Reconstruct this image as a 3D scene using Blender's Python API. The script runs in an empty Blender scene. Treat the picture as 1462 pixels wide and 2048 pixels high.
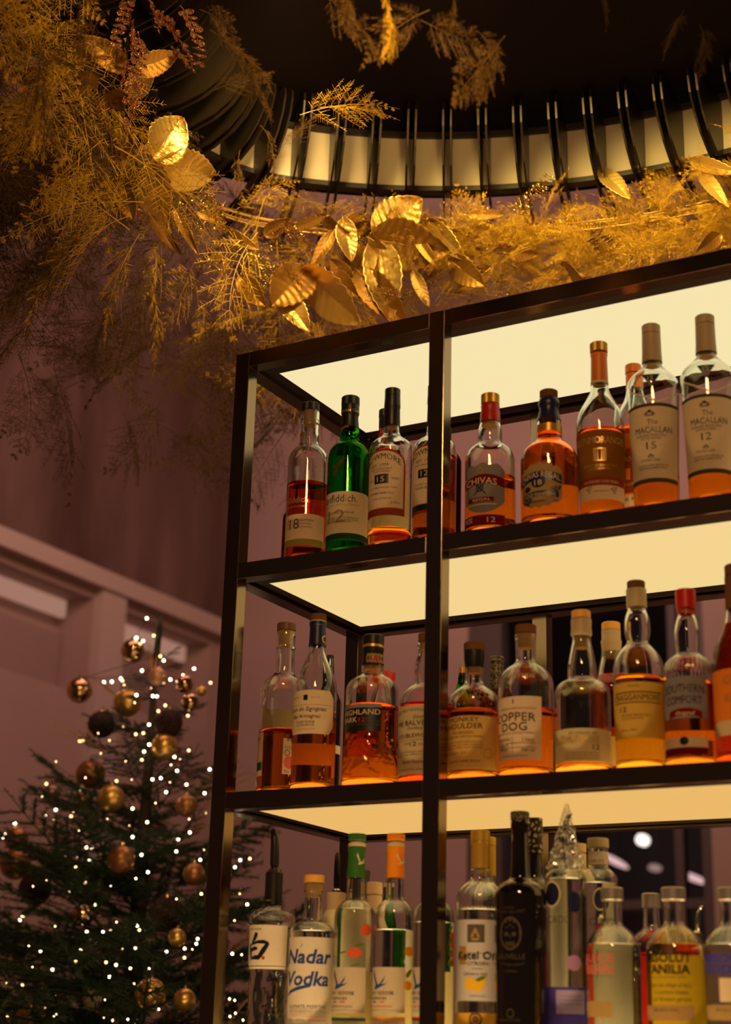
import bpy, bmesh, math, random
from mathutils import Vector, Matrix
from math import sin, cos, pi, radians as RAD

# ------------------------------------------------------------------ camera, world, exposure
SC = bpy.context.scene
COL = SC.collection
U = 0.03                      # side of the square steel tube
TOP = 2.85                    # top of the back-bar shelf above the floor
cam_d = bpy.data.cameras.new('camera'); cam = bpy.data.objects.new('camera', cam_d); COL.objects.link(cam)
cam_d.sensor_fit = 'VERTICAL'; cam_d.lens = 50; cam_d.sensor_height = 50 / 3188.75 * 2048; cam_d.sensor_width = 23
cam_d.clip_start = 0.05; cam_d.clip_end = 60
fw = Vector((-0.47019036, 0.82192597, 0.32149452)); rt = Vector((0.87214672, 0.48852168, 0.02658311)); up = Vector((0.1352077, -0.29288951, 0.94653822))
cam.matrix_world = Matrix(((rt.x, up.x, -fw.x, 1.5987), (rt.y, up.y, -fw.y, -2.2842), (rt.z, up.z, -fw.z, TOP - 1.2507), (0, 0, 0, 1)))
cam_d.dof.use_dof = True; cam_d.dof.focus_distance = 3.10; cam_d.dof.aperture_fstop = 2.5
SC.camera = cam
W = bpy.data.worlds.new('world'); SC.world = W; W.use_nodes = True
W.node_tree.nodes['Background'].inputs[0].default_value = (0.55, 0.30, 0.24, 1); W.node_tree.nodes['Background'].inputs[1].default_value = 0.06
SC.view_settings.view_transform = 'Standard'; SC.view_settings.look = 'None'; SC.view_settings.gamma = 1; SC.view_settings.exposure = 0.0
SC.view_settings.use_curve_mapping = False
cy = SC.cycles
cy.max_bounces = 20; cy.transmission_bounces = 18; cy.glossy_bounces = 5; cy.diffuse_bounces = 3; cy.transparent_max_bounces = 12
cy.caustics_reflective = False; cy.caustics_refractive = True; cy.blur_glossy = 0.4; cy.sample_clamp_indirect = 3.0; cy.use_denoising = True

def area(name, loc, target, size, power, col, sy=None, spread=180):
    d = bpy.data.lights.new(name, 'AREA'); o = bpy.data.objects.new(name, d); COL.objects.link(o)
    d.energy = power; d.color = col; d.size = size
    d.spread = RAD(spread)
    if sy: d.shape = 'RECTANGLE'; d.size_y = sy
    o.location = loc; o.rotation_euler = (Vector(target) - Vector(loc)).to_track_quat('-Z', 'Y').to_euler()
    return o
# wash light on the far wall and ceiling of the lobby, added fills with no fixture of their own, amber lamp by the ring
area('lobby_wash_light', (-0.9, 2.2, 5.0), (-1.9, 4.5, 3.6), 1.6, 56, (1.0, 0.58, 0.46))
area('left_wall_fill', (-1.2, 0.9, 4.6), (-3.13, 2.6, 3.4), 1.4, 16, (1.0, 0.50, 0.38))  # added wash on the left wall, not set in any cove
area('label_fill_light', (1.55, -2.5, 3.7), (0.45, 0.1, 2.0), 0.5, 56, (1.0, 0.53, 0.21))  # added front fill that brightens the bottle labels
area('low_label_fill', (0.55, -0.42, 1.10), (0.52, 0.05, 1.80), 1.3, 9, (1.0, 0.62, 0.28), .05)  # added from below to lift the lowest-tier labels
area('garland_fill_light', (0.72, 0.16, 3.56), (0.72, 0.74, 3.28), 1.15, 4.1, (1.0, 0.70, 0.19), .04, 60)  # added to brighten the ferns above the shelf
area('ring_amber_light', (1.75, -0.1, 3.30), (1.30, 0.60, 3.56), 0.15, .85, (1.0, 0.40, 0.09), None, 80)
area('leaf_fill_light', (0.22, -0.15, 3.56), (-0.25, 0.30, 3.34), 0.10, 2.0, (1.0, 0.68, 0.24), None, 70)  # added to brighten the big gold leaves at left
area('fern_fill_light', (1.1, -.95, 2.55), (0.50, -0.45, 3.15), 0.12, 2.0, (1.0, 0.62, 0.20), None, 45)  # added to brighten the ferns before the dark soffit
area('far_room_fill', (1.2, 5.6, 3.8), (-1.2, 7.4, 1.5), 0.6, 16, (1.0, 0.78, 0.66))  # added out of view to lift the dark beyond the window

# ------------------------------------------------------------------ materials
MATS = {}
def nodes(m): return m.node_tree.nodes, m.node_tree.links
def mat(name, col, rough=.5, metal=0., spec=.5, coat=0., bump=None, trans=0., ior=1.45):
    if name in MATS: return MATS[name]
    m = bpy.data.materials.new(name); m.use_nodes = True; n, l = nodes(m); b = n['Principled BSDF']
    b.inputs['Base Color'].default_value = (*col, 1); b.inputs['Roughness'].default_value = rough; b.inputs['Metallic'].default_value = metal
    b.inputs['Specular IOR Level'].default_value = spec; b.inputs['Coat Weight'].default_value = coat
    b.inputs['Transmission Weight'].default_value = trans; b.inputs['IOR'].default_value = ior
    if bump:
        tc = n.new('ShaderNodeTexCoord'); no = n.new('ShaderNodeTexNoise'); bp = n.new('ShaderNodeBump')
        no.inputs['Scale'].default_value = bump[0]; no.inputs['Detail'].default_value = 4; bp.inputs['Strength'].default_value = bump[1]; bp.inputs['Distance'].default_value = bump[2]
        l.new(tc.outputs['Object'], no.inputs['Vector']); l.new(no.outputs['Fac'], bp.inputs['Height']); l.new(bp.outputs['Normal'], b.inputs['Normal'])
    MATS[name] = m; return m
def glassm(name, col, ior=1.5, rough=0.0):
    m = bpy.data.materials.new(name); m.use_nodes = True; n, l = nodes(m); n.remove(n['Principled BSDF'])
    g = n.new('ShaderNodeBsdfGlass'); g.inputs['Color'].default_value = (*col, 1); g.inputs['IOR'].default_value = ior; g.inputs['Roughness'].default_value = rough
    l.new(g.outputs[0], n['Material Output'].inputs['Surface']); MATS[name] = m; return m
def emit(name, col, s):
    m = bpy.data.materials.new(name); m.use_nodes = True; n, l = nodes(m); n.remove(n['Principled BSDF'])
    e = n.new('ShaderNodeEmission'); e.inputs[0].default_value = (*col, 1); e.inputs[1].default_value = s
    l.new(e.outputs[0], n['Material Output'].inputs['Surface']); MATS[name] = m; return m
def paper(name, col, tr=.3, noise=.06):
    m = bpy.data.materials.new(name); m.use_nodes = True; n, l = nodes(m); n.remove(n['Principled BSDF'])
    d = n.new('ShaderNodeBsdfDiffuse'); t = n.new('ShaderNodeBsdfTranslucent'); mx = n.new('ShaderNodeMixShader')
    tc = n.new('ShaderNodeTexCoord'); no = n.new('ShaderNodeTexNoise'); no.inputs['Scale'].default_value = 180
    mc = n.new('ShaderNodeMix'); mc.data_type = 'RGBA'; mc.inputs[6].default_value = (*[c * (1 - noise) for c in col], 1); mc.inputs[7].default_value = (*[min(1, c * (1 + noise)) for c in col], 1)
    l.new(tc.outputs['Object'], no.inputs['Vector']); l.new(no.outputs['Fac'], mc.inputs[0])
    l.new(mc.outputs[2], d.inputs[0]); l.new(mc.outputs[2], t.inputs[0]); mx.inputs[0].default_value = tr
    l.new(d.outputs[0], mx.inputs[1]); l.new(t.outputs[0], mx.inputs[2]); l.new(mx.outputs[0], n['Material Output'].inputs['Surface']); MATS[name] = m; return m
def pattern(name, a, b, scale, rough=.4, metal=0., thr=.5):
    m = mat(name, a, rough, metal); n, l = nodes(m); tc = n.new('ShaderNodeTexCoord'); v = n.new('ShaderNodeTexVoronoi'); v.feature = 'DISTANCE_TO_EDGE'; v.inputs['Scale'].default_value = scale
    r = n.new('ShaderNodeValToRGB'); r.color_ramp.elements[0].position = thr * .12; r.color_ramp.elements[0].color = (*b, 1); r.color_ramp.elements[1].position = thr * .12 + .03; r.color_ramp.elements[1].color = (*a, 1)
    l.new(tc.outputs['Object'], v.inputs['Vector']); l.new(v.outputs['Distance'], r.inputs[0]); l.new(r.outputs[0], n['Principled BSDF'].inputs['Base Color']); return m

for nm, c, tr in (('cream', (.88, .70, .44), .25), ('white', (.90, .80, .60), .25), ('greywhite', (.62, .58, .54), .2), ('paperbeige', (.66, .55, .38), .25), ('paleyellow', (.85, .72, .38), .4), ('yellowlab', (.92, .62, .12), .45),
                  ('yellowtan', (.85, .58, .16), .4), ('redbrown', (.30, .05, .015), .1), ('brownlab', (.30, .12, .02), .3), ('tan', (.40, .26, .10), .1), ('tan2', (.55, .36, .13), .4), ('darkred', (.16, .008, .008), .05), ('red', (.65, .03, .02), .1),
                  ('olive', (.30, .26, .05), .1), ('dkgreen', (.02, .06, .02), .05), ('greyblue', (.22, .20, .19), .05), ('teal', (.03, .12, .12), .1), ('goldlab', (.80, .46, .04), .3), ('lilac', (.42, .34, .55), .2), ('violet', (.10, .07, .42), .3),
                  ('pinkviolet', (.42, .22, .38), .1), ('paper', (.72, .62, .44), .2), ('pink', (.75, .16, .14), .05), ('pinktxt', (.62, .16, .13), .1), ('bluetxt', (.04, .05, .55), .1), ('navyblue', (.03, .07, .25), .0), ('fruitred', (.85, .13, .05), .3),
                  ('fruitor', (.95, .38, .03), .3), ('lemon', (.85, .50, .03), .1), ('leafgreen', (.16, .24, .02), .3), ('greytxt', (.10, .08, .06), .0), ('brown', (.16, .07, .03), .0), ('darkolive', (.07, .06, .03), .0), ('redemb', (.35, .10, .02), .0),
                  ('cream2', (.80, .70, .42), .2), ('yellowfilm', (.95, .68, .03), .55), ('backpaper', (.95, .74, .34), .6), ('stagm', (.10, .05, .01), .0), ('teal2', (.1, .3, .3), .1)):
    paper(nm, c, tr)
mat('black', (.012, .010, .010), .38); mat('navy', (.012, .014, .05), .35); mat('goldcap', (.62, .36, .05), .35, .5); mat('redcap', (.50, .012, .008), .35); mat('orange', (.75, .20, .015), .4); mat('cork', (.72, .45, .18), .7)
mat('wood', (.14, .05, .02), .45, bump=(60, .3, .001)); mat('paletan', (.50, .38, .20), .5); mat('orangecap', (.85, .27, .01), .45); mat('greencap', (.03, .13, .015), .45); mat('yellowcap', (.88, .55, .02), .4); mat('ambercap', (.80, .40, .06), .45)
mat('greydark', (.05, .045, .05), .5); mat('silver', (.62, .56, .48), .32, .85); mat('steel', (.7, .66, .6), .12, 1.0); mat('gold', (.75, .48, .12), .35, .6); mat('metal', (.10, .07, .04), .3, .9); mat('faintgold', (.10, .075, .04), .4, .4)
mat('glassrel', (.8, .7, .5), .15, .2)
pattern('darkpat', (.03, .025, .02), (.22, .17, .08), 140, thr=.35); pattern('lacepat', (.62, .52, .30), (.02, .015, .01), 120, thr=1.6)
glassm('clear', (.965, .975, .955)); glassm('green', (.30, .80, .14)); glassm('amberglass', (.55, .16, .03)); mat('blackglass', (.006, .004, .004), .06, 0, .7, coat=1.0); mat('frost', (.80, .72, .55), .35, coat=.3)
for nm, c in (('amber', (1.0, .68, .16)), ('orangeliq', (1.0, .53, .085)), ('redliq', (.82, .22, .018)), ('greenliq', (.55, .80, .25)), ('water', (.99, .99, .97)), ('yellowliq', (1.0, .70, .10)), ('yellowliq2', (1.0, .90, .60)), ('brightred', (.95, .03, .02))):
    glassm('liq_' + nm, c, 1.36)
LIQ = {'red': 'liq_redliq', 'orange': 'liq_orangeliq', 'amber': 'liq_amber', 'greenliq': 'liq_greenliq', 'water': 'liq_water', 'yellowliq': 'liq_yellowliq', 'yellowliq2': 'liq_yellowliq2', 'brightred': 'liq_brightred'}
GLS = {'clear': 'clear', 'green': 'green', 'amberglass': 'amberglass', 'black': 'blackglass', 'frost': 'frost'}
M = lambda k: MATS[k]

# ------------------------------------------------------------------ mesh helpers
def new_mesh(name, vs, fs, m, parent=None, smooth=False, angle=None, recalc=False):
    me = bpy.data.meshes.new(name); me.from_pydata([tuple(v) for v in vs], [], fs)
    if recalc:
        b = bmesh.new(); b.from_mesh(me); bmesh.ops.recalc_face_normals(b, faces=b.faces); b.to_mesh(me); b.free()
    me.materials.append(m if not isinstance(m, str) else MATS[m])
    if smooth: me.polygons.foreach_set('use_smooth', [True] * len(me.polygons))
    if smooth and angle: me.set_sharp_from_angle(angle=RAD(angle))
    me.update(); o = bpy.data.objects.new(name, me); COL.objects.link(o)
    if parent: o.parent = parent
    return o
def empty(name, loc, label, cat, group=None, rz=0):
    o = bpy.data.objects.new(name, None); COL.objects.link(o); o.location = loc; o.rotation_euler = (0, 0, rz); o.empty_display_size = .02
    o['label'] = label; o['category'] = cat
    if group: o['group'] = group
    return o
def tag(o, label, cat, group=None):
    o['label'] = label; o['category'] = cat
    if group: o['group'] = group
    return o
class G:
    def __init__(s): s.v = []; s.f = []
    def box(s, a, b):
        i = len(s.v); x0, y0, z0 = a; x1, y1, z1 = b
        s.v += [(x0, y0, z0), (x1, y0, z0), (x1, y1, z0), (x0, y1, z0), (x0, y0, z1), (x1, y0, z1), (x1, y1, z1), (x0, y1, z1)]
        s.f += [(i, i+3, i+2, i+1), (i+4, i+5, i+6, i+7), (i, i+1, i+5, i+4), (i+1, i+2, i+6, i+5), (i+2, i+3, i+7, i+6), (i+3, i, i+4, i+7)]; return s
    def tube(s, pts, r, n=6, caps=True):
        pts = [Vector(p) for p in pts]; rs = r if isinstance(r, (list, tuple)) else [r] * len(pts); base = len(s.v); ref = Vector((0.13, .31, 1)).normalized()
        for k, p in enumerate(pts):
            t = (pts[min(k+1, len(pts)-1)] - pts[max(k-1, 0)]).normalized(); a = t.cross(ref)
            if a.length < .05: a = t.cross(Vector((1, 0, 0)))
            a.normalize(); b = t.cross(a)
            for j in range(n): s.v.append(tuple(p + (a * cos(2*pi*j/n) + b * sin(2*pi*j/n)) * rs[k]))
        for k in range(len(pts) - 1):
            for j in range(n): s.f.append((base+k*n+j, base+k*n+(j+1) % n, base+(k+1)*n+(j+1) % n, base+(k+1)*n+j))
        if caps: s.f.append(tuple(base+j for j in range(n))[::-1]); s.f.append(tuple(base+(len(pts)-1)*n+j for j in range(n)))
        return s
    def poly(s, pts): i = len(s.v); s.v += [tuple(p) for p in pts]; s.f.append(tuple(range(i, i+len(pts)))); return s
    def build(s, name, m, parent=None, smooth=False, angle=None, recalc=False, bevel=0):
        o = new_mesh(name, s.v, s.f, m, parent, smooth, angle, recalc)
        if bevel: md = o.modifiers.new('bevel', 'BEVEL'); md.width = bevel; md.segments = 2; md.limit_method = 'ANGLE'
        return o
def structure(o): o['kind'] = 'structure'; return o

# ------------------------------------------------------------------ the room
FRONT = -4.5
def noisewall(name, c1, c2, sc, rough=.8, bumps=.0):
    m = mat(name, c1, rough); n, l = nodes(m); tc = n.new('ShaderNodeTexCoord'); mp = n.new('ShaderNodeMapping'); mp.inputs['Scale'].default_value = sc
    no = n.new('ShaderNodeTexNoise'); no.inputs['Scale'].default_value = 1; no.inputs['Detail'].default_value = 5; no.inputs['Roughness'].default_value = .6
    r = n.new('ShaderNodeValToRGB'); r.color_ramp.elements[0].position = .35; r.color_ramp.elements[0].color = (*c1, 1); r.color_ramp.elements[1].position = .68; r.color_ramp.elements[1].color = (*c2, 1)
    l.new(tc.outputs['Object'], mp.inputs[0]); l.new(mp.outputs[0], no.inputs['Vector']); l.new(no.outputs['Fac'], r.inputs[0]); l.new(r.outputs[0], n['Principled BSDF'].inputs['Base Color']); return m
plaster = noisewall('mauve_plaster', (.42, .285, .25), (.46, .315, .28), (1, 1, 1))
clad = noisewall('stained_cladding', (.085, .042, .036), (.20, .115, .10), (.6, 2.6, .55), .6)
n_, l_ = nodes(clad)
trimm = mat('pale_trim', (.55, .42, .38), .6)
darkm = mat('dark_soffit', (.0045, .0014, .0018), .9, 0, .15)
XL, YB, ZC = -3.131, 4.5, TOP + 2.2
structure(G().box((XL - .3, FRONT, -.1), (4.0, 7.9, 0)).build('floor', noisewall('floor_stone', (.12, .09, .08), (.18, .14, .12), (3, 3, 3), .4)))
structure(G().box((XL - .3, FRONT, ZC), (4.0, YB + .3, ZC + .1)).build('ceiling', plaster))
# back wall with a window opening x -1.69..-0.52, z 1.0..TOP+.62
wx0, wx1, wz0, wz1 = -1.69, -.52, TOP - 1.6, TOP + .80
g = G(); g.box((XL - .3, YB, 0), (wx0, YB + .25, ZC)); g.box((wx1, YB, 0), (4.0, YB + .25, ZC)); g.box((wx0, YB, 0), (wx1, YB + .25, wz0)); g.box((wx0, YB, wz1), (wx1, YB + .25, ZC))
structure(g.build('wall_back', plaster))
# left wall: plastered with recessed niches below, stained cladding above
g = G(); zt, zb, zn0, zn1 = TOP + .895, TOP + .80, TOP + .30, TOP + .765
g.box((XL - .3, FRONT, 0), (XL - .02, YB, zn0)); g.box((XL - .3, FRONT, zn1), (XL - .02, YB, ZC)); g.box((XL - .3, FRONT, zn0), (XL - .22, YB, zn1))
for y0, y1 in ((FRONT, 1.6), (3.44, 3.64), (4.42, YB)): g.box((XL - .22, y0, zn0), (XL - .02, y1, zn1))
structure(g.build('wall_left', plaster))
structure(G().box((XL - .02, FRONT, zt), (XL + .02, YB, ZC - .02)).build('trim_1', clad))
g = G(); g.box((XL - .02, FRONT, zt - .085), (XL + .05, YB, zt)); structure(g.build('trim_2', trimm))
g = G(); g.box((XL - .02, 3.45, TOP - .6), (XL + .03, 3.63, zt - .085)); structure(g.build('trim_3', trimm))
for k, (y0, y1) in enumerate(((1.62, 3.42), (3.66, 4.40))):
    g = G(); g.box((XL - .21, y0, zn0), (XL - .19, y1, zn1 - .16)); structure(g.build('window_%d' % (k + 2), mat('niche_pane', (.36, .25, .23), .25)))
    g = G(); g.box((XL - .18, y0 + .02, zn1 - .09), (XL - .15, y1 - .02, zn1 - .01)); o = g.build('cove_strip_light', emit('cove_glow_%d' % k, (1, .50, .36), .36))
    tag(o, ('warm cove light strip over the long recessed wall pane at left', 'warm cove light strip over the short recessed pane behind the tree top')[k], 'strip light', 'cove strips in the left wall')
# dark window with mullions, night interior beyond
winE = bpy.data.objects.new('window_1', None); COL.objects.link(winE); winE['kind'] = 'structure'; winE.location = (0, 0, 0)
fm = mat('window_frame_paint', (.10, .07, .075), .5)
g = G(); t = .05
g.box((wx0, YB + .02, wz0), (wx0 + .17, YB + .1, wz1)); g.box((wx1 - t, YB + .02, wz0), (wx1, YB + .1, wz1)); g.box((-.70, YB + .04, wz0), (-.66, YB + .1, wz1)); g.box((wx0, YB + .02, wz0), (wx1, YB + .1, wz0 + t)); g.box((wx0, YB + .02, wz1 - t), (wx1, YB + .1, wz1)); g.box((wx0, YB + .05, TOP - .62), (wx1, YB + .09, TOP - .58))
g.build('window_frame', fm, winE)
gp = mat('dark_window_glass', (.9, .9, .95), .02, 0, .5, trans=1.0, ior=1.05)
G().box((wx0 + .17, YB + .06, wz0 + t), (wx1 - t, YB + .066, wz1 - t)).build('pane', gp, winE)
g = G(); g.box((-4, 7.9, 0), (2.5, 8.0, 5.2)); structure(g.build('wall_far', mat('night_wall', (.10, .082, .080), .8)))
structure(G().box((-4, YB + .26, 3.9), (2.5, 7.9, 4.0)).build('trim_4', mat('night_wall', (.10, .082, .080), .8)))
lampw = emit('cool_lamp_glow', (1.0, .86, .72), 2.2); lampp = emit('pink_lamp_glow', (1, .62, .58), .9)
def disc_lamp(x, y, z, rx, ry, label, m, tilt=0):
    g = G(); n = 20; g.poly([(x + rx * cos(2*pi*k/n), y - .03, z + ry * sin(2*pi*k/n) + tilt * cos(2*pi*k/n)) for k in range(n)]); i = len(g.v)
    g.v += [(a, y + .03, c) for a, b, c in g.v[:n]]; g.f.append(tuple(range(n, 2*n))[::-1]); g.f += [(k, (k+1) % n, n+(k+1) % n, n+k) for k in range(n)]
    g.v = [(a - x, b - y, c - z) for a, b, c in g.v]; o = empty('hanging_lamp', (x, y, z), label, 'lamp', 'blurred lamps seen through the dark window')
    g.build('lamp_shade', m, o, recalc=True); G().tube([(0, 0, 0), (0, 0, 3.9 - z)], .004, 6).build('rod', 'night_wall', o)
disc_lamp(-1.905, 7.5, TOP + .078, .035, .035, 'small round white lamp, highest one seen through the dark window', lampw)
disc_lamp(-2.10, 7.5, TOP - .045, .085, .022, 'long slanting lamp left of the round one, seen through the dark window', lampp, -.045)
disc_lamp(-1.83, 7.5, TOP - .098, .035, .022, 'small dim lamp just below the round one, seen through the dark window', emit('dim_lamp_glow', (1, .6, .55), .35))
disc_lamp(-1.585, 7.5, TOP - .165, .075, .022, 'long slanting lamp right of the window mullion', lampp, -.03)

# ------------------------------------------------------------------ back-bar shelf
PX, DP = 13.7206 * U, 15.8 * U
LV = [0, -13.9214 * U, -27.6818 * U, -41.4422 * U]
X3 = 3 * 13.7206 * U
steel = mat('black_steel', (.28, .205, .13), .17, 1.0, .5, bump=(900, .03, .0002))
shelf = empty('back_bar_shelf', (0, 0, 0), 'tall black steel open shelving unit with glowing light panel shelves', 'shelf')
for x in (0, PX, X3):
    G().box((x, 0, .9), (x + U, U, TOP)).build('front_post', steel, shelf, bevel=.0012)
    G().box((x, DP - U, .9), (x + U, DP, TOP)).build('rear_post', steel, shelf, bevel=.0012)
TR = (0, .987 * U)
tray_m = mat('tray_black', (.10, .08, .06), .35, 1.0)
hatch = []
def panelmat(name, col, s, kind):
    m = emit(name, col, s); n, l = nodes(m); e = [x for x in n if x.type == 'EMISSION'][0]; tc = n.new('ShaderNodeTexCoord'); mp = n.new('ShaderNodeMapping'); w = n.new('ShaderNodeTexWave')
    if kind == 'hatch': mp.inputs['Rotation'].default_value = (0, 0, RAD(38)); w.inputs['Scale'].default_value = 110; w.inputs['Distortion'].default_value = 0; lo = .86
    else: mp.inputs['Rotation'].default_value = (0, 0, RAD(88)); w.inputs['Scale'].default_value = 14; w.inputs['Distortion'].default_value = 3; w.inputs['Detail'].default_value = 2; w.inputs['Detail Scale'].default_value = .6; lo = .90
    r = n.new('ShaderNodeValToRGB'); r.color_ramp.elements[0].color = (*[c * lo for c in col], 1); r.color_ramp.elements[1].color = (*col, 1)
    l.new(tc.outputs['Object'], mp.inputs[0]); l.new(mp.outputs[0], w.inputs['Vector']); l.new(w.outputs['Fac'], r.inputs[0]); l.new(r.outputs[0], e.inputs[0]); return m
PM = [panelmat('upper_panel_glow', (.97, .80, .43), 1.04, 'hatch'), panelmat('middle_panel_glow', (1.0, .72, .30), .98, 'hatch'), panelmat('lower_panel_glow', (1.0, .58, .17), .88, 'streak'), panelmat('bottom_panel_glow', (1.0, .58, .17), .88, 'streak')]  # same luminaire on each tier; grazing-view falloff is put into the colours
TM = [emit('top_glow_0', (1, .60, .22), 2.6), emit('top_glow_1', (1, .62, .25), 1.7), emit('top_glow_2', (1, .60, .2), 2.2), emit('top_glow_3', (1, .66, .30), 3.4)]
for k, z in enumerate(LV):
    Z = TOP + z; r = .987 * U
    for x0, x1 in ((U, PX), (PX + U, X3)):
        G().box((x0, 0, Z - r), (x1, U, Z)).build('front_rail', steel, shelf, bevel=.0012)
        G().box((x0, DP - U, Z - r), (x1, DP, Z)).build('rear_rail', steel, shelf, bevel=.0012)
    for x in (0, X3): G().box((x, U, Z - r), (x + U, DP - U, Z)).build('side_rail', steel, shelf, bevel=.0012)
    # tray: border frame with a groove to the rails, panel below, diffuser above
    x0, x1, y0, y1, zb_ = 1.28 * U, X3 - .28 * U, 1.05 * U, DP - 1.3 * U, Z - r + .16 * U
    px0, px1, py0, py1 = 1.92 * U, X3 - .9 * U, 2.095 * U, 13.42 * U
    g = G(); g.box((x0, y0, zb_), (px0, y1, Z - .004)); g.box((px1, y0, zb_), (x1, y1, Z - .004)); g.box((px0, y0, zb_), (px1, py0, Z - .004)); g.box((px0, py1, zb_), (px1, y1, Z - .004))
    g.build('tray_frame', tray_m, shelf, bevel=.0006)
    G().box((px0, py0, zb_ + .0006), (px1, py1, zb_ + .004)).build('light_panel', PM[k], shelf)
    o = G().box((x0, y0, Z - .0038), (x1, y1, Z - .0006)).build('shelf_top', TM[k], shelf)

# ------------------------------------------------------------------ bottles
def catmull(P, sub=4):
    out = []
    for i in range(len(P) - 1):
        p0 = P[max(i-1, 0)]; p1 = P[i]; p2 = P[i+1]; p3 = P[min(i+2, len(P)-1)]
        d = p2[0] - p1[0]
        def sl(a, b): return (b[1] - a[1]) / (b[0] - a[0]) if abs(b[0] - a[0]) > 1e-9 else 0
        s12 = sl(p1, p2); m1 = 0 if i == 0 else (sl(p0, p1) + s12) / 2; m2 = 0 if i == len(P) - 2 else (s12 + sl(p2, p3)) / 2
        if i > 0 and sl(p0, p1) * s12 <= 0: m1 = 0
        if i < len(P) - 2 and sl(p2, p3) * s12 <= 0: m2 = 0
        for m_ in (0,): 
            if abs(m1) > 3 * abs(s12): m1 = 3 * s12
            if abs(m2) > 3 * abs(s12): m2 = 3 * s12
        n = 1 if abs(d) > 60 and abs(p1[1] - p2[1]) < 2 else sub
        if abs(d) > 60: n = max(n, 6)
        for j in range(n):
            t = j / n; h00 = 2*t**3 - 3*t*t + 1; h10 = t**3 - 2*t*t + t; h01 = -2*t**3 + 3*t*t; h11 = t**3 - t*t
            out.append((p1[0] + d * t, h00 * p1[1] + h10 * d * m1 + h01 * p2[1] + h11 * d * m2))
    out.append(P[-1]); return out
def lathe(name, prof, m, parent, seg=48, closed=False, mult=None, smooth=True, angle=40):
    """prof: (r, z) metres"""
    vs, fs, rings = [], [], []
    for r, z in prof:
        if r < 1e-6: rings.append([len(vs)]); vs.append((0, 0, z))
        else:
            rings.append(list(range(len(vs), len(vs) + seg)))
            for j in range(seg):
                a = 2 * pi * j / seg; q = r * (mult(a, z) if mult else 1); vs.append((q * cos(a), q * sin(a), z))
    for a, b in zip(rings[:-1], rings[1:]):
        if len(a) == 1 and len(b) == 1: continue
        for j in range(seg):
            k = (j + 1) % seg
            if len(a) == 1: fs.append((a[0], b[k], b[j]))
            elif len(b) == 1: fs.append((a[j], a[k], b[0]))
            else: fs.append((a[j], a[k], b[k], b[j]))
    return new_mesh(name, vs, fs, m, parent, smooth, angle, recalc=True)
TXT = {}
def text2d(s, shear, bold):
    key = (s, shear, bold)
    if key in TXT: return TXT[key]
    c = bpy.data.curves.new('lettering_curve', 'FONT'); c.body = s; c.size = 1; c.resolution_u = 2; c.shear = shear; c.offset = .022 * bold
    o = bpy.data.objects.new('lettering_curve', c); COL.objects.link(o); dg = bpy.context.evaluated_depsgraph_get(); me = bpy.data.meshes.new_from_object(o.evaluated_get(dg))
    vs = [(v.co.x, v.co.y) for v in me.vertices]; fs = [tuple(p.vertices) for p in me.polygons]
    bpy.data.objects.remove(o); bpy.data.curves.remove(c); bpy.data.meshes.remove(me)
    if vs:
        x0 = min(v[0] for v in vs); x1 = max(v[0] for v in vs); w = max(x1 - x0, .01)
        vs = [((x - x0) / w, y / .78 - .46) for x, y in vs]
    TXT[key] = (vs, fs); return TXT[key]
def cut_cols(vs, fs, n, wide):
    """split 2-d faces along n vertical lines so that they bend round the bottle"""
    b = bmesh.new(); bv = [b.verts.new((x, y, 0)) for x, y in vs]
    for f in fs:
        try: b.faces.new([bv[i] for i in f])
        except ValueError: pass
    for k in range(1, n):
        gm = b.verts[:] + b.edges[:] + b.faces[:]
        bmesh.ops.bisect_plane(b, geom=gm, plane_co=(k / n, 0, 0), plane_no=(1, 0, 0), dist=1e-6)
    b.verts.index_update(); out = ([(v.co.x, v.co.y) for v in b.verts], [tuple(v.index for v in f.verts) for f in b.faces]); b.free(); return out
def circ(n=18, rx=.5, ry=.5, cx=.5, cy=.5): return [(cx + rx * cos(2*pi*k/n), cy + ry * sin(2*pi*k/n)) for k in range(n)]
def ringp(n=20, w=.12):
    o = circ(n); i = circ(n, .5 - w, .5 - w); return [[o[k], o[(k+1) % n], i[(k+1) % n], i[k]] for k in range(n)]
def stroke(pts, w):
    out = []
    for k in range(len(pts) - 1):
        (x0, y0), (x1, y1) = pts[k], pts[k+1]; w0 = w[k] if isinstance(w, list) else w; w1 = w[k+1] if isinstance(w, list) else w
        dx, dy = x1 - x0, y1 - y0; L = math.hypot(dx, dy) or 1; nx, ny = -dy / L, dx / L
        out.append([(x0 + nx*w0, y0 + ny*w0), (x0 - nx*w0, y0 - ny*w0), (x1 - nx*w1, y1 - ny*w1), (x1 + nx*w1, y1 + ny*w1)])
    return out
rs_ = random.Random(5)
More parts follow.
